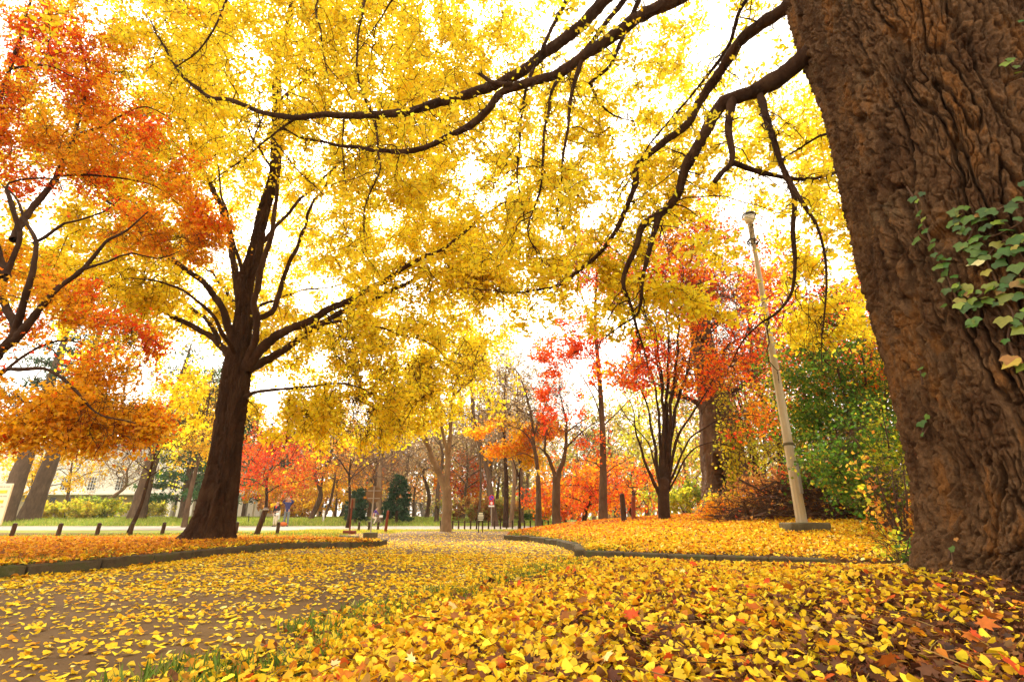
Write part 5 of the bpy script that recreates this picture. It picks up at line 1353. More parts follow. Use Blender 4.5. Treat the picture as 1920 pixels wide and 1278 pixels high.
shrub('creeping yellow green leaves at the foot of the giant trunk', 1690, 5.6, 1000, .35, .3, mixfn(GREEN, YGREEN, .0, 1.5), .05, 30, 4, stems=5, lowz=.05)
shrub('rusty leaved low shrub left of the lamp post base', 1400, 11.8, 935, 1.0, .7, mixfn(RUST, ORANGE, .05, 1.0, 3), .045, 260, 7, stems=14, lowz=.1)
shrub('red leafed bush behind the brush pile', 1490, 13, 880, 1.6, .8, mixfn(RED, RUST, .1, 1.0, 6), .06, 200, 5, stems=12, lowz=.2)
shrub('yellow flowering shrub in front of the white building', 120, 42, 940, 2.6, 1.2, mixfn(YGREEN, [(2, (.75, .62, .05)), (1, (.7, .5, .05))], .0, .6), .15, 170, 8, stems=12)
shrub('green and yellow hedge shrub beside the pale tree', 170, 44, 932, 2.4, 1.2, mixfn([(2, (.26, .36, .05)), (1, (.4, .42, .06))], YGREEN, .0, .6, 5), .15, 170, 8, stems=12)
shrub('olive shrub below the building columns', 262, 50, 935, 2.6, 1.2, mixfn(OLIVE, YGREEN, .0, .6, 9), .16, 150, 7, stems=10)
shrub('brown green hedge behind the low fence', 905, 38, 935, 4.0, 1.2, mixfn(RUST, OLIVE, .0, .5, 9), .16, 260, 7, stems=16)
shrub('dark green hedge left of the white house', 968, 46, 942, 2.2, 1.0, mixfn(GREEN[:2], OLIVE, -.2, .5, 2), .16, 150, 8, stems=10)
shrub('green hedge below the white house', 1000, 44, 948, 2.0, 1.0, mixfn(GREEN[:2], OLIVE, .1, .5, 12), .16, 130, 8, stems=10)
shrub('yellow green shrub beside the many stemmed tree', 1290, 20, 905, 1.5, .8, mixfn(YGREEN, GREEN[2:3], -.1, .8, 5), .085, 150, 7, stems=10)
shrub('golden shrub behind the two people', 550, 47, 930, 3.0, 1.2, mixfn(YELLOW_DEEP, RUST, -.1, .5, 7), .16, 180, 8, stems=10)

# ---- old hollow trunk with climbing yellow leaves
hb = on(1368, 17.5)
HT = thing('hollow_tree', 'thick old hollow trunk hung with yellow climbing leaves on the mound', 'tree', hb)
ax_ = [hb - [0, 0, .3], hb + [.0, 0, 1.0], hb + [.05, .1, 3], hb + [-.1, .2, 6.0], hb + [-.1, .2, 8.5]]
hz = hb[2]
tb, hv = trunk_surface(ax_, lambda z: np.interp(z - hz, [-.3, 0, .4, 1, 2.4, 3.2, 5, 8.5], [1.05, .9, .74, .66, .60, .52, .38, .15]), 120, 260, .045, seed=3.3, flutes=(.10, 2.0), roots=[(-1.9, .4, .35, .4), (-.9, .45, .35, .4), (-2.7, .3, .3, .4)], z0=hz, dense=.7)
# carve the hollow that faces the path
V = tb.v[0].reshape(hv.shape)
thv = np.arctan2(V[..., 1] - hb[1], V[..., 0] - hb[0]); face = math.atan2(-hb[1], -hb[0]) - .30
dth = np.angle(np.exp(1j * (thv - face))) / (.36 + .10 * np.sin((V[..., 2] - hz) * 3)); dzz = (V[..., 2] - hz - 1.28) / .62
q = dth ** 2 + dzz ** 2 + .25 * perlin(V * 3.0)
k = sstep(1.0, .72, q)[..., None]
ctr = np.stack([np.full(V.shape[:2], hb[0]), np.full(V.shape[:2], hb[1]), V[..., 2]], -1)
V = V * (1 - k) + (ctr + (V - ctr) * -.35) * k
tb.v[0] = V.reshape(-1, 3)
make('trunk', tb, M['bark_grey'], HT)
T5 = Tree(); T5.add_nodes(spline(ax_, 60)[20:], np.linspace(.4, .1, 40))
for az_, h_, L_ in ((2.6, 3.4, 2.6), (.3, 3.8, 2.8), (-1.2, 4.4, 2.2), (1.5, 5, 2.4), (3.6, 5.6, 2.2), (-.4, 6.4, 2.2)):
    e = np.array([math.cos(az_), math.sin(az_), .6]); p0 = hb + [0, .1, h_]
    make('limb', T5.limb([p0, p0 + e * L_ * .5 + rng.normal(size=3) * .15, p0 + e * L_], .11, .015, wob=.15, sides=7), M['bark'], HT)
a = np.vstack([ellipsoid(260, hb + [0, .2, 5.4], (2.6, 2.2, 2.6), .3), ellipsoid(90, hb + [.2, 0, 8], (1.6, 1.6, 1.4))])
sh = T5.grow(a, arch=.04, rmax=.02, rtip=.005, wig=.12, side=5, side_len=(.2, .7))
make('twigs', T5.tw, M['twig_brown'], HT)
T5.leaf_on(sh, 2, .07, RUST + REDOR[:1], spread=.1, keep=lambda p: perlin(p * .8) > .0)
make('crown', T5.lf, M['leaf'], HT, colour=True)
HV = thing('climbing_vine', 'yellow leaved vine draped down the hollow trunk', 'vine', hb + [.3, -.5, .1])
vs_ = Buf(); vl = Buf()
for px, y0, y1 in ((1372, 780, 930), (1380, 760, 900), (1386, 800, 945), (1376, 850, 950), (1334, 930, 955), (1370, 820, 958), (1352, 720, 840), (1366, 700, 880)):
    q = np.array([P(px + rng.normal() * 2, y0 + (y1 - y0) * t, 16.85 - .25 * t) for t in np.linspace(0, 1, 9)])
    vs_ = Buf(); vs_.tube(spline(q, 20), .012, 5); make('stem', vs_, M['twig_brown'], HV)
    n = 170
    p = spline(q, 60)[rng.integers(0, 60, n)] + rng.normal(size=(n, 3)) * [.13, .06, .13]
    put_leaves(vl, KITE, p, rdir(n) + [0, 0, -.9], rdir(n) + [0, -.8, .3], .085 * (.6 + .7 * rng.random(n)), pick(n, YGREEN + YELLOW[:2], .15))
make('leaves', vl, M['leaf'], HV, colour=True)

# ---- the woods far behind: nobody could count them
fw = Buf(); ft = Buf()
def far_crown(x, y, H, rad, pal, n, sz, low=.25):
    z0 = tz(x, y)
    p = ellipsoid(n, (x, y, z0 + H * (1 + low) / 2), (rad, rad, H * (1 - low) / 2), .25)
    p = p[perlin(p * .33 + x) > -.2]
    put_leaves(fw, KITE, p, rdir(len(p)), rdir(len(p)), sz * (.6 + .8 * rng.random(len(p))), pick(len(p), pal, .2))
    c = np.array([[x, y, z0 - .2], [x + rng.normal() * .3, y, z0 + H * .5], [x + rng.normal() * .6, y, z0 + H * .9]])
    ft.tube(spline(c, 8), np.linspace(.28, .05, 8), 6, cap=False)
    m = 34
    p0 = spline(c, 30)[rng.integers(9, 30, m)]; d = norm(rdir(m) + [0, 0, .7])
    L = rad * (.5 + .7 * rng.random(m))[:, None]
    q = np.stack([p0, p0 + d * L * .5, p0 + d * L + rng.normal(size=(m, 3)) * .3], 1)
    v, f = tubes(q, np.tile([.06, .04, .015], (m, 1)), 4); ft.add(v, f)
pals = [OLIVE, TAN, OLIVE, TAN, RUST, OLIVE, YGREEN, TAN]
for k in range(96):
    y = 62 + 46 * rng.random(); x = (-1.1 + 2.2 * (k + rng.random()) / 96) * y
    px_ = 960 + 957 * x / y
    H = (11 + 6 * rng.random()) * (y / 75) * (.8 if 960 < px_ < 1250 else 1) * (.72 if px_ > 1350 else 1)
    far_crown(x, y, H, 2.6 + 1.8 * rng.random(), pals[rng.integers(0, len(pals))], 520, .36)
for k in range(130):
    y = 56 + 22 * rng.random(); x = (-1.05 + 2.1 * (k + rng.random()) / 130) * y
    if x < -20: continue
    far_crown(x, y, 3.4 + 2.6 * rng.random(), 2.2, pals[rng.integers(0, len(pals))], 320, .3, .0)
tag(make('distant_woods', fw, M['leaf'], colour=True), 'hazy mass of olive, tan and orange woods at the far end of the park', 'woods', kind='stuff')
tag(make('distant_trunks', ft, M['twig_tan']), 'thin trunks and branches of the far woods', 'woods', kind='stuff')
# ================================================================ street lamp
b0 = on(1507, 8.5)
b0[0] = P(1507, 998, 8.5)[0]
LP = thing('street_lamp', 'tall pale fluted lamp post with ribbed cap on a concrete block', 'street lamp', b0)
b = Buf(); b.box(b0 + [.03, 0, .035], (.62, .40, .22), bevel=.02); make('base_block', b, M['concrete'], LP, smooth=False)
zt = zat(1412, 452, 8.5)
def fluted(z0, z1, r0, r1, n=40, k=10):
    a = np.linspace(0, 2 * np.pi, k * 8, endpoint=False)
    zz = np.linspace(z0, z1, n)
    rr = (r0 + (r1 - r0) * (zz - z0) / (z1 - z0))[:, None] * (1 - .17 * (np.abs(np.sin(a * k / 2)) < .38))[None]
    v = np.stack([b0[0] + np.cos(a) * rr, b0[1] + np.sin(a) * rr, np.repeat(zz[:, None], k * 8, 1)], -1)
    return Buf().add(v.reshape(-1, 3), grid_faces(n, k * 8, wrap=True)[:, ::-1])
pole = make('pole', fluted(b0[2] + .13, zt, .082, .036), M['pole'], LP)
b = Buf(); zc0 = zat(1485, 832, 8.5); b.lathe([(.062, -.025), (.080, -.022), (.080, .022), (.062, .025)], (b0[0], b0[1], zc0), 24); make('collar', b, M['concrete'], pole)
b = Buf(); zd0, zd1 = zat(1500, 925, 8.5), zat(1494, 868, 8.5)
b.box((b0[0] + .042, b0[1] - .066, (zd0 + zd1) / 2), (.075, .02, zd1 - zd0), rz=.5, bevel=.004)
make('access_door', b, M['metal_grey'], pole, smooth=False)
b = Buf()
for k in range(6):
    a = k * np.pi / 3 + .3; e = np.array([math.cos(a), math.sin(a), 0]); c = np.array([b0[0], b0[1], zt])
    b.tube(spline([c + e * .035 - [0, 0, .08], c + e * .09 - [0, 0, .05], c + e * .108 + [0, 0, .0], c + e * .07 + [0, 0, .04], c + e * .035 + [0, 0, .025]], 14), .012, 5)
b.lathe([(.105, -.010), (.116, 0), (.105, .010), (.094, 0), (.105, -.010)], (b0[0], b0[1], zt), 24)
make('bracket_ring', b, M['metal_dark'], LP)
z1 = zat(1408, 418, 8.5)
b = Buf()
for k in range(12):
    a = k * np.pi / 6; b.tube([(b0[0] + .042 * math.cos(a), b0[1] + .042 * math.sin(a), zt - .02), (b0[0] + .042 * math.cos(a), b0[1] + .042 * math.sin(a), z1)], .007, 5)
b.lathe([(.03, zt - b0[2]), (.03, z1 - b0[2])], b0, 12)
make('neck', b, M['pole'], LP)
z2 = zat(1405, 405, 8.5); z3 = zat(1405, 395, 8.5)
b = Buf(); b.lathe([(.01, z1), (.060, z1 + .01), (.098, (z1 + z2) / 2), (.102, z2 - .01), (.04, z2), (.01, z2)], (b0[0], b0[1], 0), 20); make('globe', b, M['glass_globe'], LP)
b = Buf()
for k in range(18):
    a = k * np.pi / 9; e = np.array([math.cos(a), math.sin(a), 0]); c = np.array([b0[0], b0[1], z2])
    b.tube(spline([c + e * .122 - [0, 0, .005], c + e * .106 + [0, 0, .038], c + e * .06 + [0, 0, .068], c + e * .01 + [0, 0, .076]], 10), .009, 5)
b.lathe([(.122, -.014), (.132, 0), (.122, .013), (.112, 0), (.122, -.014)], (b0[0], b0[1], z2), 28)
make('ribbed_cap', b, M['metal_dark'], LP)
b = Buf(); b.lathe([(.098, .0), (.084, .028), (.045, .052), (.005, .06)], (b0[0], b0[1], z2), 20); make('cap_lining', b, M['white_paint'], LP)

# ================================================================ brush pile behind the lamp
bb = on(1560, 10.6)
BP = thing('brush_pile', 'heap of cut branches and dead twigs behind the lamp post', 'brush pile', bb)
cx_, cy_, cz_ = bb
n = 620
th_ = rng.random(n) * 2 * np.pi; rd = rng.random(n) ** .6
x = cx_ + rd * np.cos(th_) * 2.1; y = cy_ + rd * np.sin(th_) * 1.0
h = .95 * (1 - rd ** 1.7) * rng.random(n) ** .7
z = terrain(x, y) + .03 + h
az = rng.normal(size=n) * .9 + (rng.random(n) < .5) * np.pi
L = .5 + 1.2 * rng.random(n)
d = np.stack([np.cos(az), np.sin(az) * .6, rng.normal(size=n) * .22], 1)
p0 = np.stack([x, y, z], 1)
q = np.stack([p0 - d * (L * .5)[:, None], p0 - d * (L * .15)[:, None] + rng.normal(size=(n, 3)) * .05, p0 + d * (L * .2)[:, None] + rng.normal(size=(n, 3)) * .05, p0 + d * (L * .5)[:, None] + rng.normal(size=(n, 3)) * .08], 1)
q[..., 2] = np.maximum(q[..., 2], terrain(q[..., 0], q[..., 1]) + .015)
r0 = (.006 + .016 * rng.random(n) ** 3)[:, None] * np.array([1, .85, .65, .35])
b = Buf(); v, f = tubes(q, r0, 5); b.add(v, f)
m = 2200
si = rng.integers(0, n, m); t = rng.random(m); pp = q[si, 1] * (1 - t[:, None]) + q[si, 2] * t[:, None]
d2 = norm(rdir(m) + [0, 0, .25]); L2 = (.10 + .38 * rng.random(m))[:, None]
q2 = np.stack([pp, pp + d2 * L2 * .5 + rng.normal(size=(m, 3)) * .015, pp + d2 * L2], 1)
v, f = tubes(q2, np.tile([.0045, .0035, .002], (m, 1)), 3); b.add(v, f)
tag(make('branches', b, M['twig_brown'], BP), kind='stuff')
b = Buf(); m = 2600
si = rng.integers(0, n, m); t = rng.random(m); pp = q[si, 0] * (1 - t[:, None]) + q[si, 3] * t[:, None] + rng.normal(size=(m, 3)) * .05
put_leaves(b, STAR, pp, rdir(m), rdir(m) + [0, 0, .8], .05 * (.6 + .6 * rng.random(m)), pick(m, RUST + BROWN + [(1.2, (.55, .06, .015)), (1.2, (.72, .36, .02))], .2), curl=rng.normal(size=m))
tag(make('dead_leaves', b, M['litter'], BP, colour=True), kind='stuff')

# ================================================================ posts and bollards
def post(name, label, cat, base, top, r, mat, sides=10, group=None, cap=None):
    base = np.array(base, float); top = np.array(top, float)
    root = thing(name, label, cat, base, group=group)
    b = Buf(); c = np.linspace(base - [0, 0, .12], top, 12)
    v, f = tubes(c[None], np.full((1, 12), r) * np.linspace(1.05, .96, 12), sides)
    v = v + np.stack([perlin(v * 14 + k * 5) for k in range(3)], 1) * r * .12
    b.add(v, f)
    tv_ = np.vstack([v[-sides:], top + [0, 0, r * .35]]); k = np.arange(sides)
    b.add(tv_, np.stack([k, (k + 1) % sides, np.full(sides, sides)], 1)[:, ::-1])
    make('post', b, M[mat], root)
    if cap:
        b = Buf(); b.lathe([(r * 1.25, -.05), (r * 1.3, .0), (r * .9, .04), (.002, .05)], top, 14); make('cap', b, M[cap], root)
    return root
GB = 'low bollards along the left lawn'
for px, Y, lab in ((20, 15.6, 'low dark bollard nearest the left edge of the lawn'), (107, 16.3, 'low dark bollard in front of the leaning pine trunks'), (180, 16.9, 'low dark bollard between the pines and the thin young tree'), (243, 17.4, 'low dark bollard beside the foot of the thin young tree'), (303, 17.9, 'low dark bollard left of the ginkgo trunk'),
                   (441, 18.4, 'low dark bollard right of the ginkgo trunk'), (519, 18.7, 'low dark bollard in front of the two people')):
    p = on(px, Y); post('bollard', lab, 'bollard', p, p + [.015, 0, .40], .058, 'wood_dark', group=GB)
for px, Y, lab in ((672, 22.4, 'short brown bollard left of the round sign pole'), (691, 22.7, 'short brown bollard just behind the round sign pole'), (708, 23, 'short brown bollard right of the round sign pole')):
    p = on(px, Y); post('bollard', lab, 'bollard', p, p + [.01, 0, .36], .05, 'wood_dark', group='bollards behind the round sign')
p = on(478, 17.6); tp = P(499, 953, 17.4); q_ = post('wooden_stake', 'leaning dark tree stake right of the ginkgo trunk', 'stake', p, tp, .085, 'wood_dark')
b = Buf(); b.lathe([(.088, -.02), (.095, 0), (.088, .02)], tp - [.0, 0, .03], 12); make('wire_band', b, M['metal_grey'], q_)
p = on(722, 20.5); post('wooden_post', 'leaning red brown post right of the round sign', 'post', p, P(728, 957, 20.5), .055, 'wood_red')
p = on(1171, 15); post('wooden_post', 'dark leaning wooden post left of the many stemmed tree', 'post', p, P(1166, 926, 15.1), .075, 'wood_dark')
p = on(1188, 15.6); post('wooden_post', 'bright red brown post beside the dark leaning post', 'post', p, P(1187, 931, 15.6), .06, 'wood_red')
p = on(1398, 13.2); post('marker_post', 'short pale post with white cap left of the lamp post', 'post', p, P(1397, 930, 13.2), .045, 'concrete', cap='white_paint')
p = on(438, 15.5); post('metal_pole', 'thin dark green pole standing behind the ginkgo trunk', 'pole', p, P(450, 862, 15.5), .05, 'metal_green')
p = on(503, 39); post('grass_marker', 'thin dark rod on the grass left of the two people', 'post', on(466, 37), P(467, 962, 37), .03, 'metal_dark')
for px, lab in ((522, 'white marker stone between the two people'), (519, 'slim white marker beside the woman'), (606, 'white marker beside the twin trunked tree')):
    p = on(px, 38.5); post('marker_post', lab, 'post', p, p + [0, 0, .75], .06, 'white_paint', group='white markers on the far grass')

# low fence on the right
fp = [on(px, 24.5 + .012 * (px - 830)) for px in np.linspace(826, 1062, 22)]
FN = thing('low_fence', 'low dark post fence beyond the forked yellow tree', 'fence', fp[0])
for p in fp:
    b = Buf(); b.box(p + [0, 0, .17], (.07, .07, .46), bevel=.01); make('post', b, M['wood_dark'], FN, smooth=False)
b = Buf(); b.tube([p + [0, 0, .33] for p in fp], .012, 5); make('rail', b, M['metal_dark'], FN)
# green mesh fence in front of the far woods
fp = [on(px, 52) for px in np.linspace(640, 880, 10)]
FG = thing('mesh_fence', 'dark green mesh fence below the far woods', 'fence', fp[0])
for p in fp:
    b = Buf(); b.tube([p, p + [0, 0, 1.5]], .04, 6); make('post', b, M['metal_green'], FG)
b = Buf()
for h in np.linspace(.15, 1.45, 12): b.tube([p + [0, 0, h] for p in fp], .014, 4)
for k in range(9):
    for t in np.linspace(0, 1, 20): 
        q = fp[k] * (1 - t) + fp[k + 1] * t; b.tube([q + [0, 0, .1], q + [0, 0, 1.45]], .012, 3, cap=False)
make('mesh_panel', b, M['metal_green'], FG)

# ================================================================ signs
p = on(694, 15.4)
RS = thing('round_sign', 'round traffic sign seen from behind on a concrete foot', 'sign', p)
b = Buf(); b.box(p + [0, 0, .05], (.34, .30, .22), bevel=.015); make('foot_block', b, M['concrete'], RS, smooth=False)
zs0 = zat(697, 926, 15.4); b = Buf(); b.tube([p + [0, 0, .1], [p[0], p[1], zs0 + .22]], .018, 8); make('pole', b, M['metal_grey'], RS)
b = Buf(); b.disc((p[0], p[1] + .035, zs0), .235, .012, n=32); d_ = make('sign_disc', b, M['metal_rust'], RS, smooth=False)
b = Buf(); b.box((p[0], p[1] + .021, zs0 + .10), (.37, .014, .03)); b.box((p[0], p[1] + .021, zs0 - .11), (.35, .014, .03)); make('bracket', b, M['metal_grey'], d_, smooth=False)

p = on(655, 19)
S2 = thing('signpost', 'thin red brown signpost on a small block left of the round sign', 'signpost', p)
b = Buf(); b.box(p + [0, 0, .04], (.40, .26, .16), bevel=.015); make('foot_block', b, M['wood_red'], S2, smooth=False)
b = Buf(); b.tube([p + [0, 0, .1], P(661, 935, 19)], .028, 8); make('pole', b, M['wood_red'], S2)
zz = P(661, 940, 19); b = Buf(); b.box(zz + [0, .035, -.05], (.16, .02, .34), bevel=.004); make('sign_plate', b, M['metal_rust'], S2, smooth=False)

p = on(921, 31.5)
NP = thing('no_parking_sign', 'red ringed blue no parking sign on a slim pole', 'sign', p)
zc_ = zat(923, 933, 31.5)
b = Buf(); b.tube([p, [p[0], p[1], zc_ + .2]], .025, 8); make('pole', b, M['metal_grey'], NP)
b = Buf(); b.disc((p[0], p[1] - .04, zc_), .17, .012, n=32); dd = make('sign_disc', b, M['red_paint'], NP, smooth=False)
b = Buf(); b.disc((p[0], p[1] - .050, zc_), .125, .012, n=32); make('blue_field', b, M['blue_paint'], dd, smooth=False)
b = Buf(); v_ = Buf(); b.box((0, 0, 0), (.25, .008, .04)); a_ = .785
b.v[0] = b.v[0] @ np.array([[math.cos(a_), 0, math.sin(a_)], [0, 1, 0], [-math.sin(a_), 0, math.cos(a_)]]).T + [p[0], p[1] - .060, zc_]
make('red_slash', b, M['red_paint'], dd, smooth=False)
b = Buf(); b.box((p[0], p[1] - .04, zc_ - .29), (.28, .012, .20), bevel=.003); s_ = make('lower_plate', b, M['red_paint'], NP, smooth=False)
b = Buf(); b.disc((p[0], p[1] - .052, zc_ - .29), .075, .010, n=20); make('white_dot', b, M['white_paint'], s_, smooth=False)
b = Buf(); b.box((p[0], p[1] - .04, zc_ - .455), (.34, .012, .09), bevel=.003); make('white_plate', b, M['white_paint'], NP, smooth=False)

p = on(901, 20.5)
NB = thing('notice_board', 'small grey notice board on two dark legs by the low fence', 'sign', p)
zb0, zb1 = zat(900, 976, 20.5), zat(901, 959, 20.5)
for dx in (-.075, .075):
    b = Buf(); b.box(p + [dx, 0, (zb1 - p[2]) / 2 - .03], (.04, .04, zb1 - p[2]), bevel=.006); make('leg', b, M['wood_dark'], NB, smooth=False)
b = Buf(); b.box((p[0], p[1] - .03, (zb0 + zb1) / 2), (.27, .025, zb1 - zb0), bevel=.006); bd = make('board', b, M['concrete'], NB, smooth=False)
b = Buf()
for k, (wd, hh) in enumerate(((.15, .05), (.2, .05), (.21, .03), (.17, .03))):
    b.box((p[0], p[1] - .045, zb1 - .06 - k * .075), (wd, .006, hh))
make('pasted_notices', b, M['paper'], bd, smooth=False)

Yb = 12.5
e1 = P(26, 906, Yb)
NB2 = thing('information_board', 'white and yellow information board at the left edge of the lawn', 'sign', (e1[0] - .55, Yb, tz(e1[0] - .55, Yb)))
gzb = tz(e1[0] - .55, Yb)
zlo = zat(2, 984, Yb)
b = Buf(); b.box((e1[0] - .55, Yb, (e1[2] + zlo) / 2), (1.1, .04, e1[2] - zlo), bevel=.008); bd = make('board', b, M['paper'], NB2, smooth=False)
b = Buf()
hgt = e1[2] - zlo
for k, (y_, x0_, x1_) in enumerate(((.20, .30, 1.02), (.44, .45, 1.0), (.72, .3, .92), (.90, .2, 1.0))):
    b.box((e1[0] - 1.1 + (x0_ + x1_) / 2, Yb - .024, e1[2] - hgt * y_), (x1_ - x0_, .010, hgt * .075))
make('yellow_lines', b, M['yellow_paint'], bd, smooth=False)
b = Buf()
for k, (y_, x0_, x1_) in enumerate(((.08, .1, 1.04), (.31, .15, 1.0), (.36, .15, .9), (.56, .15, 1.0), (.62, .15, .8), (.82, .15, .95))):
    x_ = x0_
    while x_ < x1_:
        w_ = .03 + .06 * rng.random(); b.box((e1[0] - 1.1 + x_ + w_ / 2, Yb - .023, e1[2] - hgt * y_), (w_, .006, hgt * .028)); x_ += w_ + .025
make('faint_text', b, M['print'], bd, smooth=False)
for dx in (-.95, -.12):
    b = Buf(); b.tube([(e1[0] + dx, Yb + .05, gzb - .1), (e1[0] + dx, Yb + .05, e1[2] - .03)], .028, 8); make('leg', b, M['metal_grey'], NB2)

# ================================================================ buildings
Yw = 58.0
xa, xb = P(-30, 930, Yw)[0], P(486, 930, Yw)[0]
g0 = tz((xa + xb) / 2, Yw)
WB = thing('white_building', 'long white two storey building with square columns behind the pines', 'building', ((xa + xb) / 2, Yw, g0))
zl = zat(200, 927, Yw); zt_ = zat(200, 838, Yw)
b = Buf(); b.box(((xa + xb) / 2, Yw + 4, (zl + zt_) / 2), (xb - xa, 8, zt_ - zl), bevel=.03); make('upper_wall', b, M['white'], WB, smooth=False)
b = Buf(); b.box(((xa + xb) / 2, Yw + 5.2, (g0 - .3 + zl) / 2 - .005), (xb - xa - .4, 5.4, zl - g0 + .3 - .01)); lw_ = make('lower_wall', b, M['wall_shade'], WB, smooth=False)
b = Buf(); b.box(((xa + xb) / 2, Yw - .08, zl + .10), (xb - xa + .3, .5, .22), bevel=.02); make('ledge', b, M['white'], WB, smooth=False)
b = Buf(); b.box(((xa + xb) / 2, Yw + 4, zt_ + .12), (xb - xa + .8, 8.8, .25), bevel=.03); make('roof', b, M['roof'], WB, smooth=False)
for px in (262, 283, 316, 337, 356, 384, 410, 436, 452, 470, 484):
    x = P(px, 950, Yw)[0]
    b = Buf(); b.box((x, Yw + .22, (g0 - .2 + zl) / 2), (.62, .5, zl - g0 + .18), bevel=.02); make('column', b, M['white'], WB, smooth=False)
def window(x, z, w_, h_, y, nx, nz, root, mat='white_paint'):
    b = Buf()
    b.box((x, y - .03, z + h_ / 2), (w_ + .16, .08, .08)); b.box((x, y - .03, z - h_ / 2), (w_ + .16, .10, .08))
    for s in (-1, 1): b.box((x + s * w_ / 2, y - .03, z), (.08, .08, h_ - .08))
    for k in range(1, nx): b.box((x - w_ / 2 + w_ * k / nx, y - .035, z), (.045, .05, h_ - .08))
    for k in range(1, nz): b.box((x, y - .034, z - h_ / 2 + h_ * k / nz), (w_ - .08, .047, .045))
    f_ = make('window', b, M[mat], root, smooth=False)
    b = Buf(); b.box((x, y - .012, z), (w_ - .02, .02, h_ - .02)); make('pane', b, M['glass_dark'], f_, smooth=False)
for px in (20, 72, 122, 173, 225, 276, 328, 380, 430):
    x = P(px, 906, Yw)[0]; window(x, zat(px, 906, Yw), .85, 1.45, Yw, 3, 4, WB)
for px in (62, 92, 300, 328, 346, 398, 424, 460):
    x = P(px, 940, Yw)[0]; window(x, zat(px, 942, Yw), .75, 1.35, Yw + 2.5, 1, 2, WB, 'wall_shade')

Yh = 74.0
xa, xb = P(953, 940, Yh)[0], P(1012, 940, Yh)[0]; g0 = tz(0, Yh)
WH = thing('white_house', 'small white house with two narrow windows far behind the grove', 'house', ((xa + xb) / 2, Yh, g0))
z1_ = zat(990, 932, Yh)
b = Buf(); b.box(((xa + xb) / 2, Yh + 2.5, (g0 - .2 + z1_) / 2), (xb - xa, 5, z1_ - g0 + .2), bevel=.02); make('wall', b, M['white'], WH, smooth=False)
b = Buf(); xm = (xa + xb) / 2; hw = (xb - xa) / 2 + .3
b.add([(xm - hw, Yh - .3, z1_), (xm + hw, Yh - .3, z1_), (xm + hw, Yh + 5.3, z1_), (xm - hw, Yh + 5.3, z1_), (xm - hw, Yh + 2.5, z1_ + 1.2), (xm + hw, Yh + 2.5, z1_ + 1.2)], [np.array([(0, 1, 5, 4), (2, 3, 4, 5), (3, 2, 1, 0)]), np.array([(1, 2, 5), (3, 0, 4)])])
make('roof', b, M['roof'], WH, smooth=False)
for px in (967, 990, 999):
    window(P(px, 954, Yh)[0], zat(px, 954, Yh), .42, .95, Yh, 1, 2, WH)

# white van seen over the brush pile
def van(label, px, Y, roof_py, Lg, rz):
    p = on(px, Y); H = zat(px, roof_py, Y) - p[2]
    root = thing('parked_van', label, 'van', p, rz)
    s = H / 1.95; L_ = Lg
    prof = np.array([(-L_ / 2, .35), (-L_ / 2, 1.35), (-L_ / 2 + .12, 1.9), (L_ / 2 - 1.15, 1.95), (L_ / 2 - .45, 1.25), (L_ / 2 - .05, .98), (L_ / 2, .35)]) * [1, s]
    n = len(prof); bd = Buf()
    ys = [-.85, -.80, .80, .85]; ins = [.0, .0, .0, .0]
    v = np.array([[(x_ * (1 if abs(y_) < .82 else .985), y_, z_ * (1 if abs(y_) < .82 else .985)) for x_, z_ in prof] for y_ in ys]).reshape(-1, 3)
    bd.add(v, grid_faces(4, n, wrap=True))
    for o_, fl in ((0, 1), (3 * n, 0)):
        c_ = np.vstack([v[o_:o_ + n], v[o_:o_ + n].mean(0)]); k = np.arange(n); t = np.stack([k, (k + 1) % n, np.full(n, n)], 1); bd.add(c_, t if fl else t[:, ::-1])
    make('body', bd, M['white_paint'], root, smooth=False, local=True)
    for x0_, x1_ in ((-L_ / 2 + .3, -L_ / 2 + 1.2), (-L_ / 2 + 1.3, -L_ / 2 + 2.3), (-L_ / 2 + 2.4, L_ / 2 - 1.15)):
        for sy in (-1, 1):
            b = Buf(); b.box(((x0_ + x1_) / 2, sy * .857, 1.5 * s), (x1_ - x0_, .012, .5 * s), bevel=.004); make('side_window', b, M['glass_dark'], root, smooth=False, local=True)
    for x_ in (-L_ / 2 + .8, L_ / 2 - .75):
        for sy in (-1, 1):
            b = Buf(); b.tube([(x_, sy * .87, .32), (x_, sy * .68, .32)], .32, 18); w_ = make('wheel', b, M['rubber'], root, local=True)
            b = Buf(); b.tube([(x_, sy * .885, .32), (x_, sy * .8, .32)], .19, 14); make('rim', b, M['metal_grey'], w_, local=True)
    for sy in (-1, 1):
        b = Buf(); b.box((L_ / 2 - .02, sy * .62, .78 * s), (.06, .3, .16), bevel=.02); make('headlight', b, M['glass_globe'], root, smooth=False, local=True)
    return root
van('white van parked beyond the brush pile right of the lamp post', 1545, 27, 903, 4.4, 2.95)
van('white car parked beyond the shrubs left of the lamp post', 1448, 29, 916, 3.8, .25)

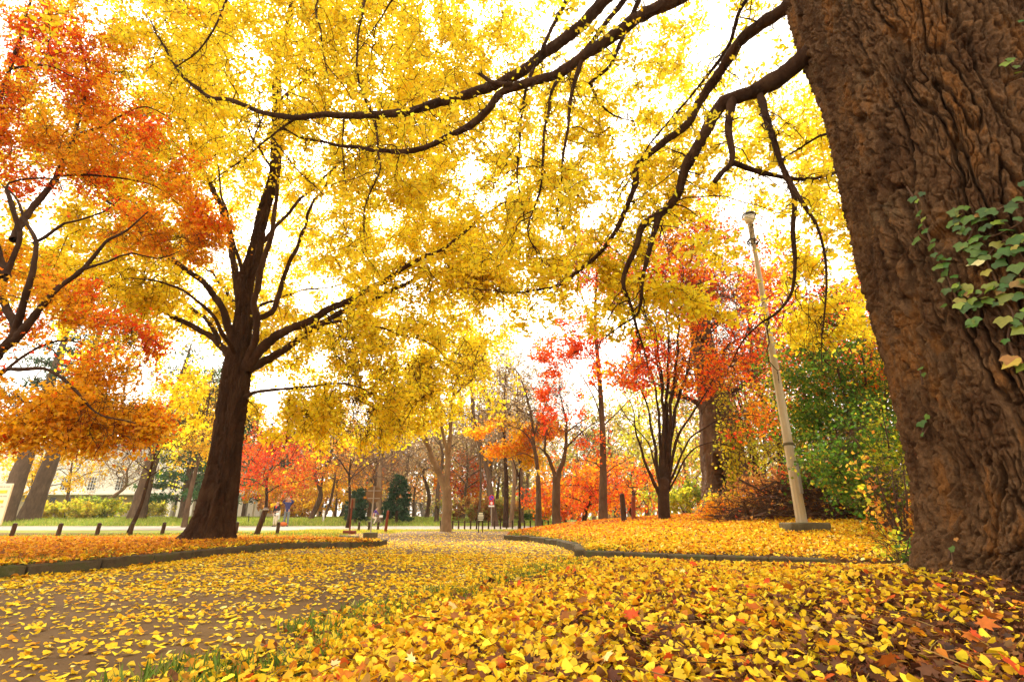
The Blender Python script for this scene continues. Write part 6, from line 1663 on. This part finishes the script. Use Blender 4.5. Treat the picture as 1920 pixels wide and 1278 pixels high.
# ================================================================ people
def skin(name, verts, edges, rad, mat, root, sub=2, smooth=True):
    me = bpy.data.meshes.new(name); me.from_pydata([tuple(map(float, v)) for v in verts], edges, []); me.materials.append(M[mat])
    o = bpy.data.objects.new(name, me); COL.objects.link(o); o.parent = root
    md = o.modifiers.new('skin', 'SKIN'); md.use_smooth_shade = True
    for k, sv in enumerate(me.skin_vertices[0].data):
        r_ = rad[k]; sv.radius = (r_, r_) if np.isscalar(r_) else r_
        sv.use_root = k == 0
    s = o.modifiers.new('sub', 'SUBSURF'); s.levels = 1; s.render_levels = sub
    return o
def chain(V, E, Rd, pts, start=None):
    prev = start
    for p, r_ in pts:
        V.append(p); Rd.append(r_)
        if prev is not None: E.append((prev, len(V) - 1))
        prev = len(V) - 1
    return prev
def person(label, loc, rz, s, elbows, wrists, hands, knees, ankles, coat, legs, hair, coat_len, seat=0.0, lean=0.0, longhair=False, shoes='black'):
    root = thing('person', label, 'person', loc, rz)
    up = lambda p: (p[0] * s, (p[1] - lean * max(p[2] - .88, 0)) * s, (p[2] + seat) * s)
    V = []; E = []; Rd = []
    pel = chain(V, E, Rd, [((0, 0, .90), .12 * s)]); V[0] = up(V[0])
    def ch(pts, st): return chain(V, E, Rd, [(up(p), r_ * s) for p, r_ in pts], st)
    chest = ch([((0, 0, 1.10), .115), ((0, 0, 1.28), .13)], 0)
    ch([((0, -.005, 1.43), .05), ((0, -.02, 1.50), .078), ((0, -.015, 1.57), .088), ((0, 0, 1.64), .060)], chest)
    for k, sx in ((0, 1), (1, -1)):
        h_ = ch([((sx * .165, 0, 1.35), .055), (elbows[k], .040), (wrists[k], .027), (hands[k], .030)], chest)
        hp = np.array(hands[k]); wd = norm(hp - np.array(wrists[k])); sd2 = norm(np.cross(wd, [0, 1, .2]))
        for fi, (off, ln) in enumerate(((-.030, .060), (-.011, .075), (.010, .080), (.030, .068))):
            a_ = hp + sd2 * off * .8 + wd * .02; ch([(tuple(a_), .0095), (tuple(a_ + wd * ln * .55 + [0, -.012, 0]), .0085), (tuple(a_ + wd * ln * .9 + [0, -.03, 0]), .007)], h_)
        a_ = hp - sd2 * .036; ch([(tuple(a_), .010), (tuple(a_ - sd2 * .02 + wd * .03), .008)], h_)
        ch([((sx * .09, 0, .82), .085), (knees[k], .056), (ankles[k], .036), ((ankles[k][0] * 1.05, ankles[k][1] - .13, max(ankles[k][2] - .05, .03)), .030)], 0)
    skin('body', V, E, Rd, 'skin', root)
    # clothes
    V = []; E = []; Rd = []
    c0 = chain(V, E, Rd, [(up((0, 0, coat_len)), (.165 * s, .125 * s)), (up((0, 0, 1.0)), (.155 * s, .12 * s)), (up((0, 0, 1.15)), (.15 * s, .125 * s)), (up((0, 0, 1.30)), (.155 * s, .125 * s)), (up((0, 0, 1.405)), .075 * s)])
    for k, sx in ((0, 1), (1, -1)):
        e_ = np.array(elbows[k]); w_ = np.array(wrists[k])
        chain(V, E, Rd, [(up((sx * .185, 0, 1.34)), .075 * s), (up(tuple(e_)), .060 * s), (up(tuple(e_ + (w_ - e_) * .92)), .042 * s)], 3)
    skin('coat', V, E, Rd, coat, root)
    V = []; E = []; Rd = []
    chain(V, E, Rd, [(up((0, 0, .93)), (.14 * s, .11 * s))])
    for k, sx in ((0, 1), (1, -1)):
        chain(V, E, Rd, [(up((sx * .09, 0, .80)), .094 * s), (up(knees[k]), .070 * s), (up((ankles[k][0], ankles[k][1], ankles[k][2] + .03)), .055 * s)], 0)
    skin('trousers', V, E, Rd, legs, root)
    for k in (0, 1):
        a_ = ankles[k]; V = []; E = []; Rd = []
        chain(V, E, Rd, [(up((a_[0], a_[1] + .03, max(a_[2] - .03, .045))), .05 * s), (up((a_[0] * 1.02, a_[1] - .06, max(a_[2] - .045, .04))), .045 * s), (up((a_[0] * 1.05, a_[1] - .16, max(a_[2] - .055, .034))), .038 * s)])
        skin('shoe', V, E, Rd, shoes, root)
    V = []; E = []; Rd = []
    hp_ = [((0, .02, 1.655), .062), ((0, .045, 1.60), .082), ((0, .055, 1.53), .070)] + ([((0, .055, 1.44), .072), ((0, .05, 1.36), .05)] if longhair else [])
    chain(V, E, Rd, [(up(p), r_ * s) for p, r_ in hp_]); skin('hair', V, E, Rd, hair, root)
    b = Buf()
    for p, r_ in (((-.032, -.098, 1.575), .011), ((.032, -.098, 1.575), .011)):
        b.lathe([(.001, -r_), (r_ * .8, -r_ * .5), (r_, 0), (r_ * .8, r_ * .5), (.001, r_)], (0, 0, 0), 8); b.v[-1] = b.v[-1] * s + np.array(up(p))
    make('eyes', b, M['black'], root, local=True)
    b = Buf(); b.box((0, 0, 0), (.022, .035, .045), taper=.5); b.box((0, .012, -.05), (.05, .02, .010)); b.v = [q_ * s + np.array(up((0, -.108, 1.545))) for q_ in b.v]
    make('nose_and_mouth', b, M['skin'], root, local=True)
    return root
pw = on(514.5, 32.8); pm = on(535, 32.8)
person('man in navy jacket and grey trousers raising both hands to his face', pm, .15, 1.0,
       [(.30, -.10, 1.40), (-.30, -.10, 1.40)], [(.13, -.18, 1.56), (-.13, -.18, 1.56)], [(.09, -.19, 1.61), (-.09, -.19, 1.61)],
       [(.10, -.02, .48), (-.10, -.02, .48)], [(.12, .0, .08), (-.12, .0, .08)], 'navy', 'grey_cloth', 'hair_grey', .78)
WM = person('woman in black coat and cream trousers holding a white bag', pw, -.25, .86,
       [(.24, .0, 1.12), (-.23, .02, 1.12)], [(.20, -.16, .98), (-.22, -.03, .90)], [(.17, -.22, .97), (-.22, -.05, .83)],
       [(.08, -.02, .48), (-.08, -.02, .48)], [(.09, .0, .08), (-.09, .0, .08)], 'black', 'cream', 'hair', .66, longhair=True)
b = Buf(); V = [(0, -.075, 1.20), (0, -.10, 1.30), (.02, -.06, 1.37)]
skin('scarf', [tuple(np.array(v) * .86) for v in V], [(0, 1), (1, 2)], [.05, .06, .05], 'red_paint', WM)
hb_ = pw + np.array([.19, -.22, .70])
HB = thing('handbag', 'white handbag held by the woman in black', 'bag', hb_)
b = Buf(); b.box((hb_[0], hb_[1], hb_[2] - .0), (.24, .10, .18), bevel=.04, taper=.8); make('bag_body', b, M['white_paint'], HB)
b = Buf(); b.tube(spline([hb_ + [-.08, 0, .08], hb_ + [-.05, 0, .16], hb_ + [.05, 0, .16], hb_ + [.08, 0, .08]], 12), .010, 6); make('handle', b, M['white_paint'], HB)
ob = on(530.5, 32.4)
OB = thing('travel_bag', "orange bag on the ground at the man's feet", 'bag', ob)
b = Buf(); V = []; E = []; Rd = []
sk = [(0, 0, .12), (-.16, 0, .11), (.16, 0, .11), (0, 0, .22)]
o_ = skin('bag_body', [(-.20, 0, .12), (-.05, 0, .14), (.10, 0, .135), (.22, 0, .11)], [(0, 1), (1, 2), (2, 3)], [.11, .135, .13, .10], 'orange_bag', OB)
b = Buf(); b.tube(spline([ob + [-.12, 0, .24], ob + [-.05, 0, .33], ob + [.07, 0, .33], ob + [.13, 0, .23]], 12), .014, 6); make('handle', b, M['black'], OB)

def bicycle(label, loc, rz, s):
    root = thing('bicycle', label, 'bicycle', loc, rz)
    for x_ in (-.5, .5):
        a = np.linspace(0, 2 * np.pi, 29); b = Buf(); b.tube(np.stack([x_ + .31 * np.cos(a), 0 * a, .33 + .31 * np.sin(a)], 1) * s, .02 * s, 6, cap=False); w_ = make('wheel', b, M['rubber'], root, local=True)
        b = Buf(); b.tube(np.array([(x_, -.03, .33), (x_, .03, .33)]) * s, .025 * s, 8)
        for k in range(12): b.tube(np.array([(x_, 0, .33), (x_ + .30 * math.cos(k * .5236), 0, .33 + .30 * math.sin(k * .5236))]) * s, .003 * s, 3, cap=False)
        make('spokes', b, M['metal_grey'], w_, local=True)
    b = Buf()
    for p_, q_ in (((-.5, 0, .33), (-.05, 0, .30)), ((-.05, 0, .30), (-.2, 0, .85)), ((-.5, 0, .33), (-.17, 0, .74)), ((-.17, 0, .72), (.36, 0, .80)), ((-.05, 0, .30), (.38, 0, .70)), ((.34, 0, .95), (.5, 0, .33))): b.tube(np.array([p_, q_]) * s, .018 * s, 8)
    make('frame', b, M['metal_grey'], root, local=True)
    b = Buf(); b.tube(spline(np.array([(.25, -.26, .98), (.34, -.15, 1.0), (.34, .15, 1.0), (.25, .26, .98)]) * s, 12), .013 * s, 6); make('handlebar', b, M['metal_dark'], root, local=True)
    b = Buf(); b.box((-.21 * s, 0, .87 * s), (.26 * s, .14 * s, .06 * s), bevel=.025 * s); make('saddle', b, M['black'], root, local=True)
    b = Buf(); b.box((.52 * s, 0, .86 * s), (.3 * s, .32 * s, .2 * s), bevel=.02 * s, taper=1.1); make('basket', b, M['white_paint'], root, local=True)
    return root
for px, Y, rz, col_, s, lab, labb, hr in ((968, 52, R(200), 'blue', .92, 'cyclist in bright blue jacket riding beyond the low fence', 'bicycle under the cyclist in blue', 'black'), (702, 33, R(15), 'purple', .66, 'small cyclist in purple jacket riding behind the round sign', 'bicycle under the cyclist in purple', 'black')):
    p = on(px, Y)
    bicycle(labb, p, rz, s)
    # rider: seated on the saddle, local +X is forward for the bicycle, -Y is forward for the person
    off = np.array([-.21 * s * math.cos(rz), -.21 * s * math.sin(rz), 0])
    person(lab, p + off, rz + R(90), s, [(.25, -.30, 1.12), (-.25, -.30, 1.12)], [(.24, -.47, .98), (-.24, -.47, .98)], [(.24, -.52, .96), (-.24, -.52, .96)],
           [(.10, -.34, .74), (-.10, -.30, .62)], [(.12, -.20, .36), (-.12, -.12, .20)], col_, 'cream', hr, .86, seat=.02, lean=.45)
# ================================================================ thin autumn haze
hb_ = Buf(); hb_.box((0, 75, 19), (420, 220, 42))
m, nt, out = new_mat('autumn_haze')
v = nt.nodes.new('ShaderNodeVolumePrincipled'); v.inputs['Color'].default_value = (1, .93, .80, 1); v.inputs['Density'].default_value = .00045; v.inputs['Anisotropy'].default_value = .25
nt.links.new(v.outputs[0], out.inputs['Volume'])
tag(make('haze', hb_, m, smooth=False), 'thin warm haze hanging over the park', 'haze', kind='stuff')

# ================================================================ daylight
w = bpy.data.worlds.new('World'); SC.world = w; w.use_nodes = True
nt = w.node_tree
for n in list(nt.nodes): nt.nodes.remove(n)
out = nt.nodes.new('ShaderNodeOutputWorld'); bk = nt.nodes.new('ShaderNodeBackground')
sky = nt.nodes.new('ShaderNodeTexSky'); sky.sky_type = 'NISHITA'; sky.sun_disc = False
SUN_EL, SUN_AZ = R(48), R(-18)        # the veiled sun stands ahead of the camera, a little to the left
sky.sun_elevation = SUN_EL; sky.sun_rotation = SUN_AZ
sky.air_density = 1.0; sky.dust_density = 4.0; sky.ozone_density = .6
# overcast: the cloud sheet takes the blue out of the sky
hs = nt.nodes.new('ShaderNodeHueSaturation'); hs.inputs['Saturation'].default_value = .12
tint = nd(nt, 'ShaderNodeMix', _data_type='RGBA', _blend_type='MULTIPLY'); tint.inputs[0].default_value = 1; tint.inputs[7].default_value = (1.0, .90, .76, 1)
tc = nt.nodes.new('ShaderNodeTexCoord'); cn = nd(nt, 'ShaderNodeTexNoise', Scale=2.2, Detail=6)
mr = nt.nodes.new('ShaderNodeMapRange'); mr.inputs['To Min'].default_value = .85; mr.inputs['To Max'].default_value = 1.15
mv = nd(nt, 'ShaderNodeMix', _data_type='RGBA', _blend_type='MULTIPLY'); mv.inputs[0].default_value = 1
nt.links.new(tc.outputs['Generated'], cn.inputs['Vector']); nt.links.new(cn.outputs['Fac'], mr.inputs['Value'])
deck = nd(nt, 'ShaderNodeMix', _data_type='RGBA'); deck.inputs[0].default_value = .45; deck.inputs[7].default_value = (5.5, 5.5, 5.5, 1)   # the even cloud deck
nt.links.new(sky.outputs[0], hs.inputs['Color']); nt.links.new(hs.outputs[0], deck.inputs[6]); nt.links.new(deck.outputs[2], tint.inputs[6])
nt.links.new(tint.outputs[2], mv.inputs[6]); nt.links.new(mr.outputs[0], mv.inputs[7])
nt.links.new(mv.outputs[2], bk.inputs['Color']); bk.inputs['Strength'].default_value = .15
nt.links.new(bk.outputs[0], out.inputs['Surface'])
sl = bpy.data.lights.new('sun', 'SUN'); sl.energy = 1.5; sl.angle = R(20); sl.color = (1, .93, .82)
so = bpy.data.objects.new('sun', sl); COL.objects.link(so)
# sky sun_rotation turns clockwise from +Y seen from above
sd_ = Vector((math.sin(SUN_AZ) * math.cos(SUN_EL), math.cos(SUN_AZ) * math.cos(SUN_EL), math.sin(SUN_EL)))
so.rotation_euler = (-sd_).to_track_quat('-Z', 'Y').to_euler()
so.location = (0, 0, 30)

vs = SC.view_settings
vs.view_transform = 'Standard'; vs.look = 'None'; vs.gamma = 1; vs.use_curve_mapping = False
vs.exposure = 2.2
SC.cycles.max_bounces = 14; SC.cycles.diffuse_bounces = 8; SC.cycles.glossy_bounces = 2; SC.cycles.transmission_bounces = 12
SC.cycles.transparent_max_bounces = 4
SC.cycles.caustics_reflective = False; SC.cycles.caustics_refractive = False
SC.cycles.use_denoising = True
try:
    SC.cycles.denoiser = 'OPENIMAGEDENOISE'
    SC.cycles.denoising_input_passes = 'RGB_ALBEDO_NORMAL'
except Exception: pass
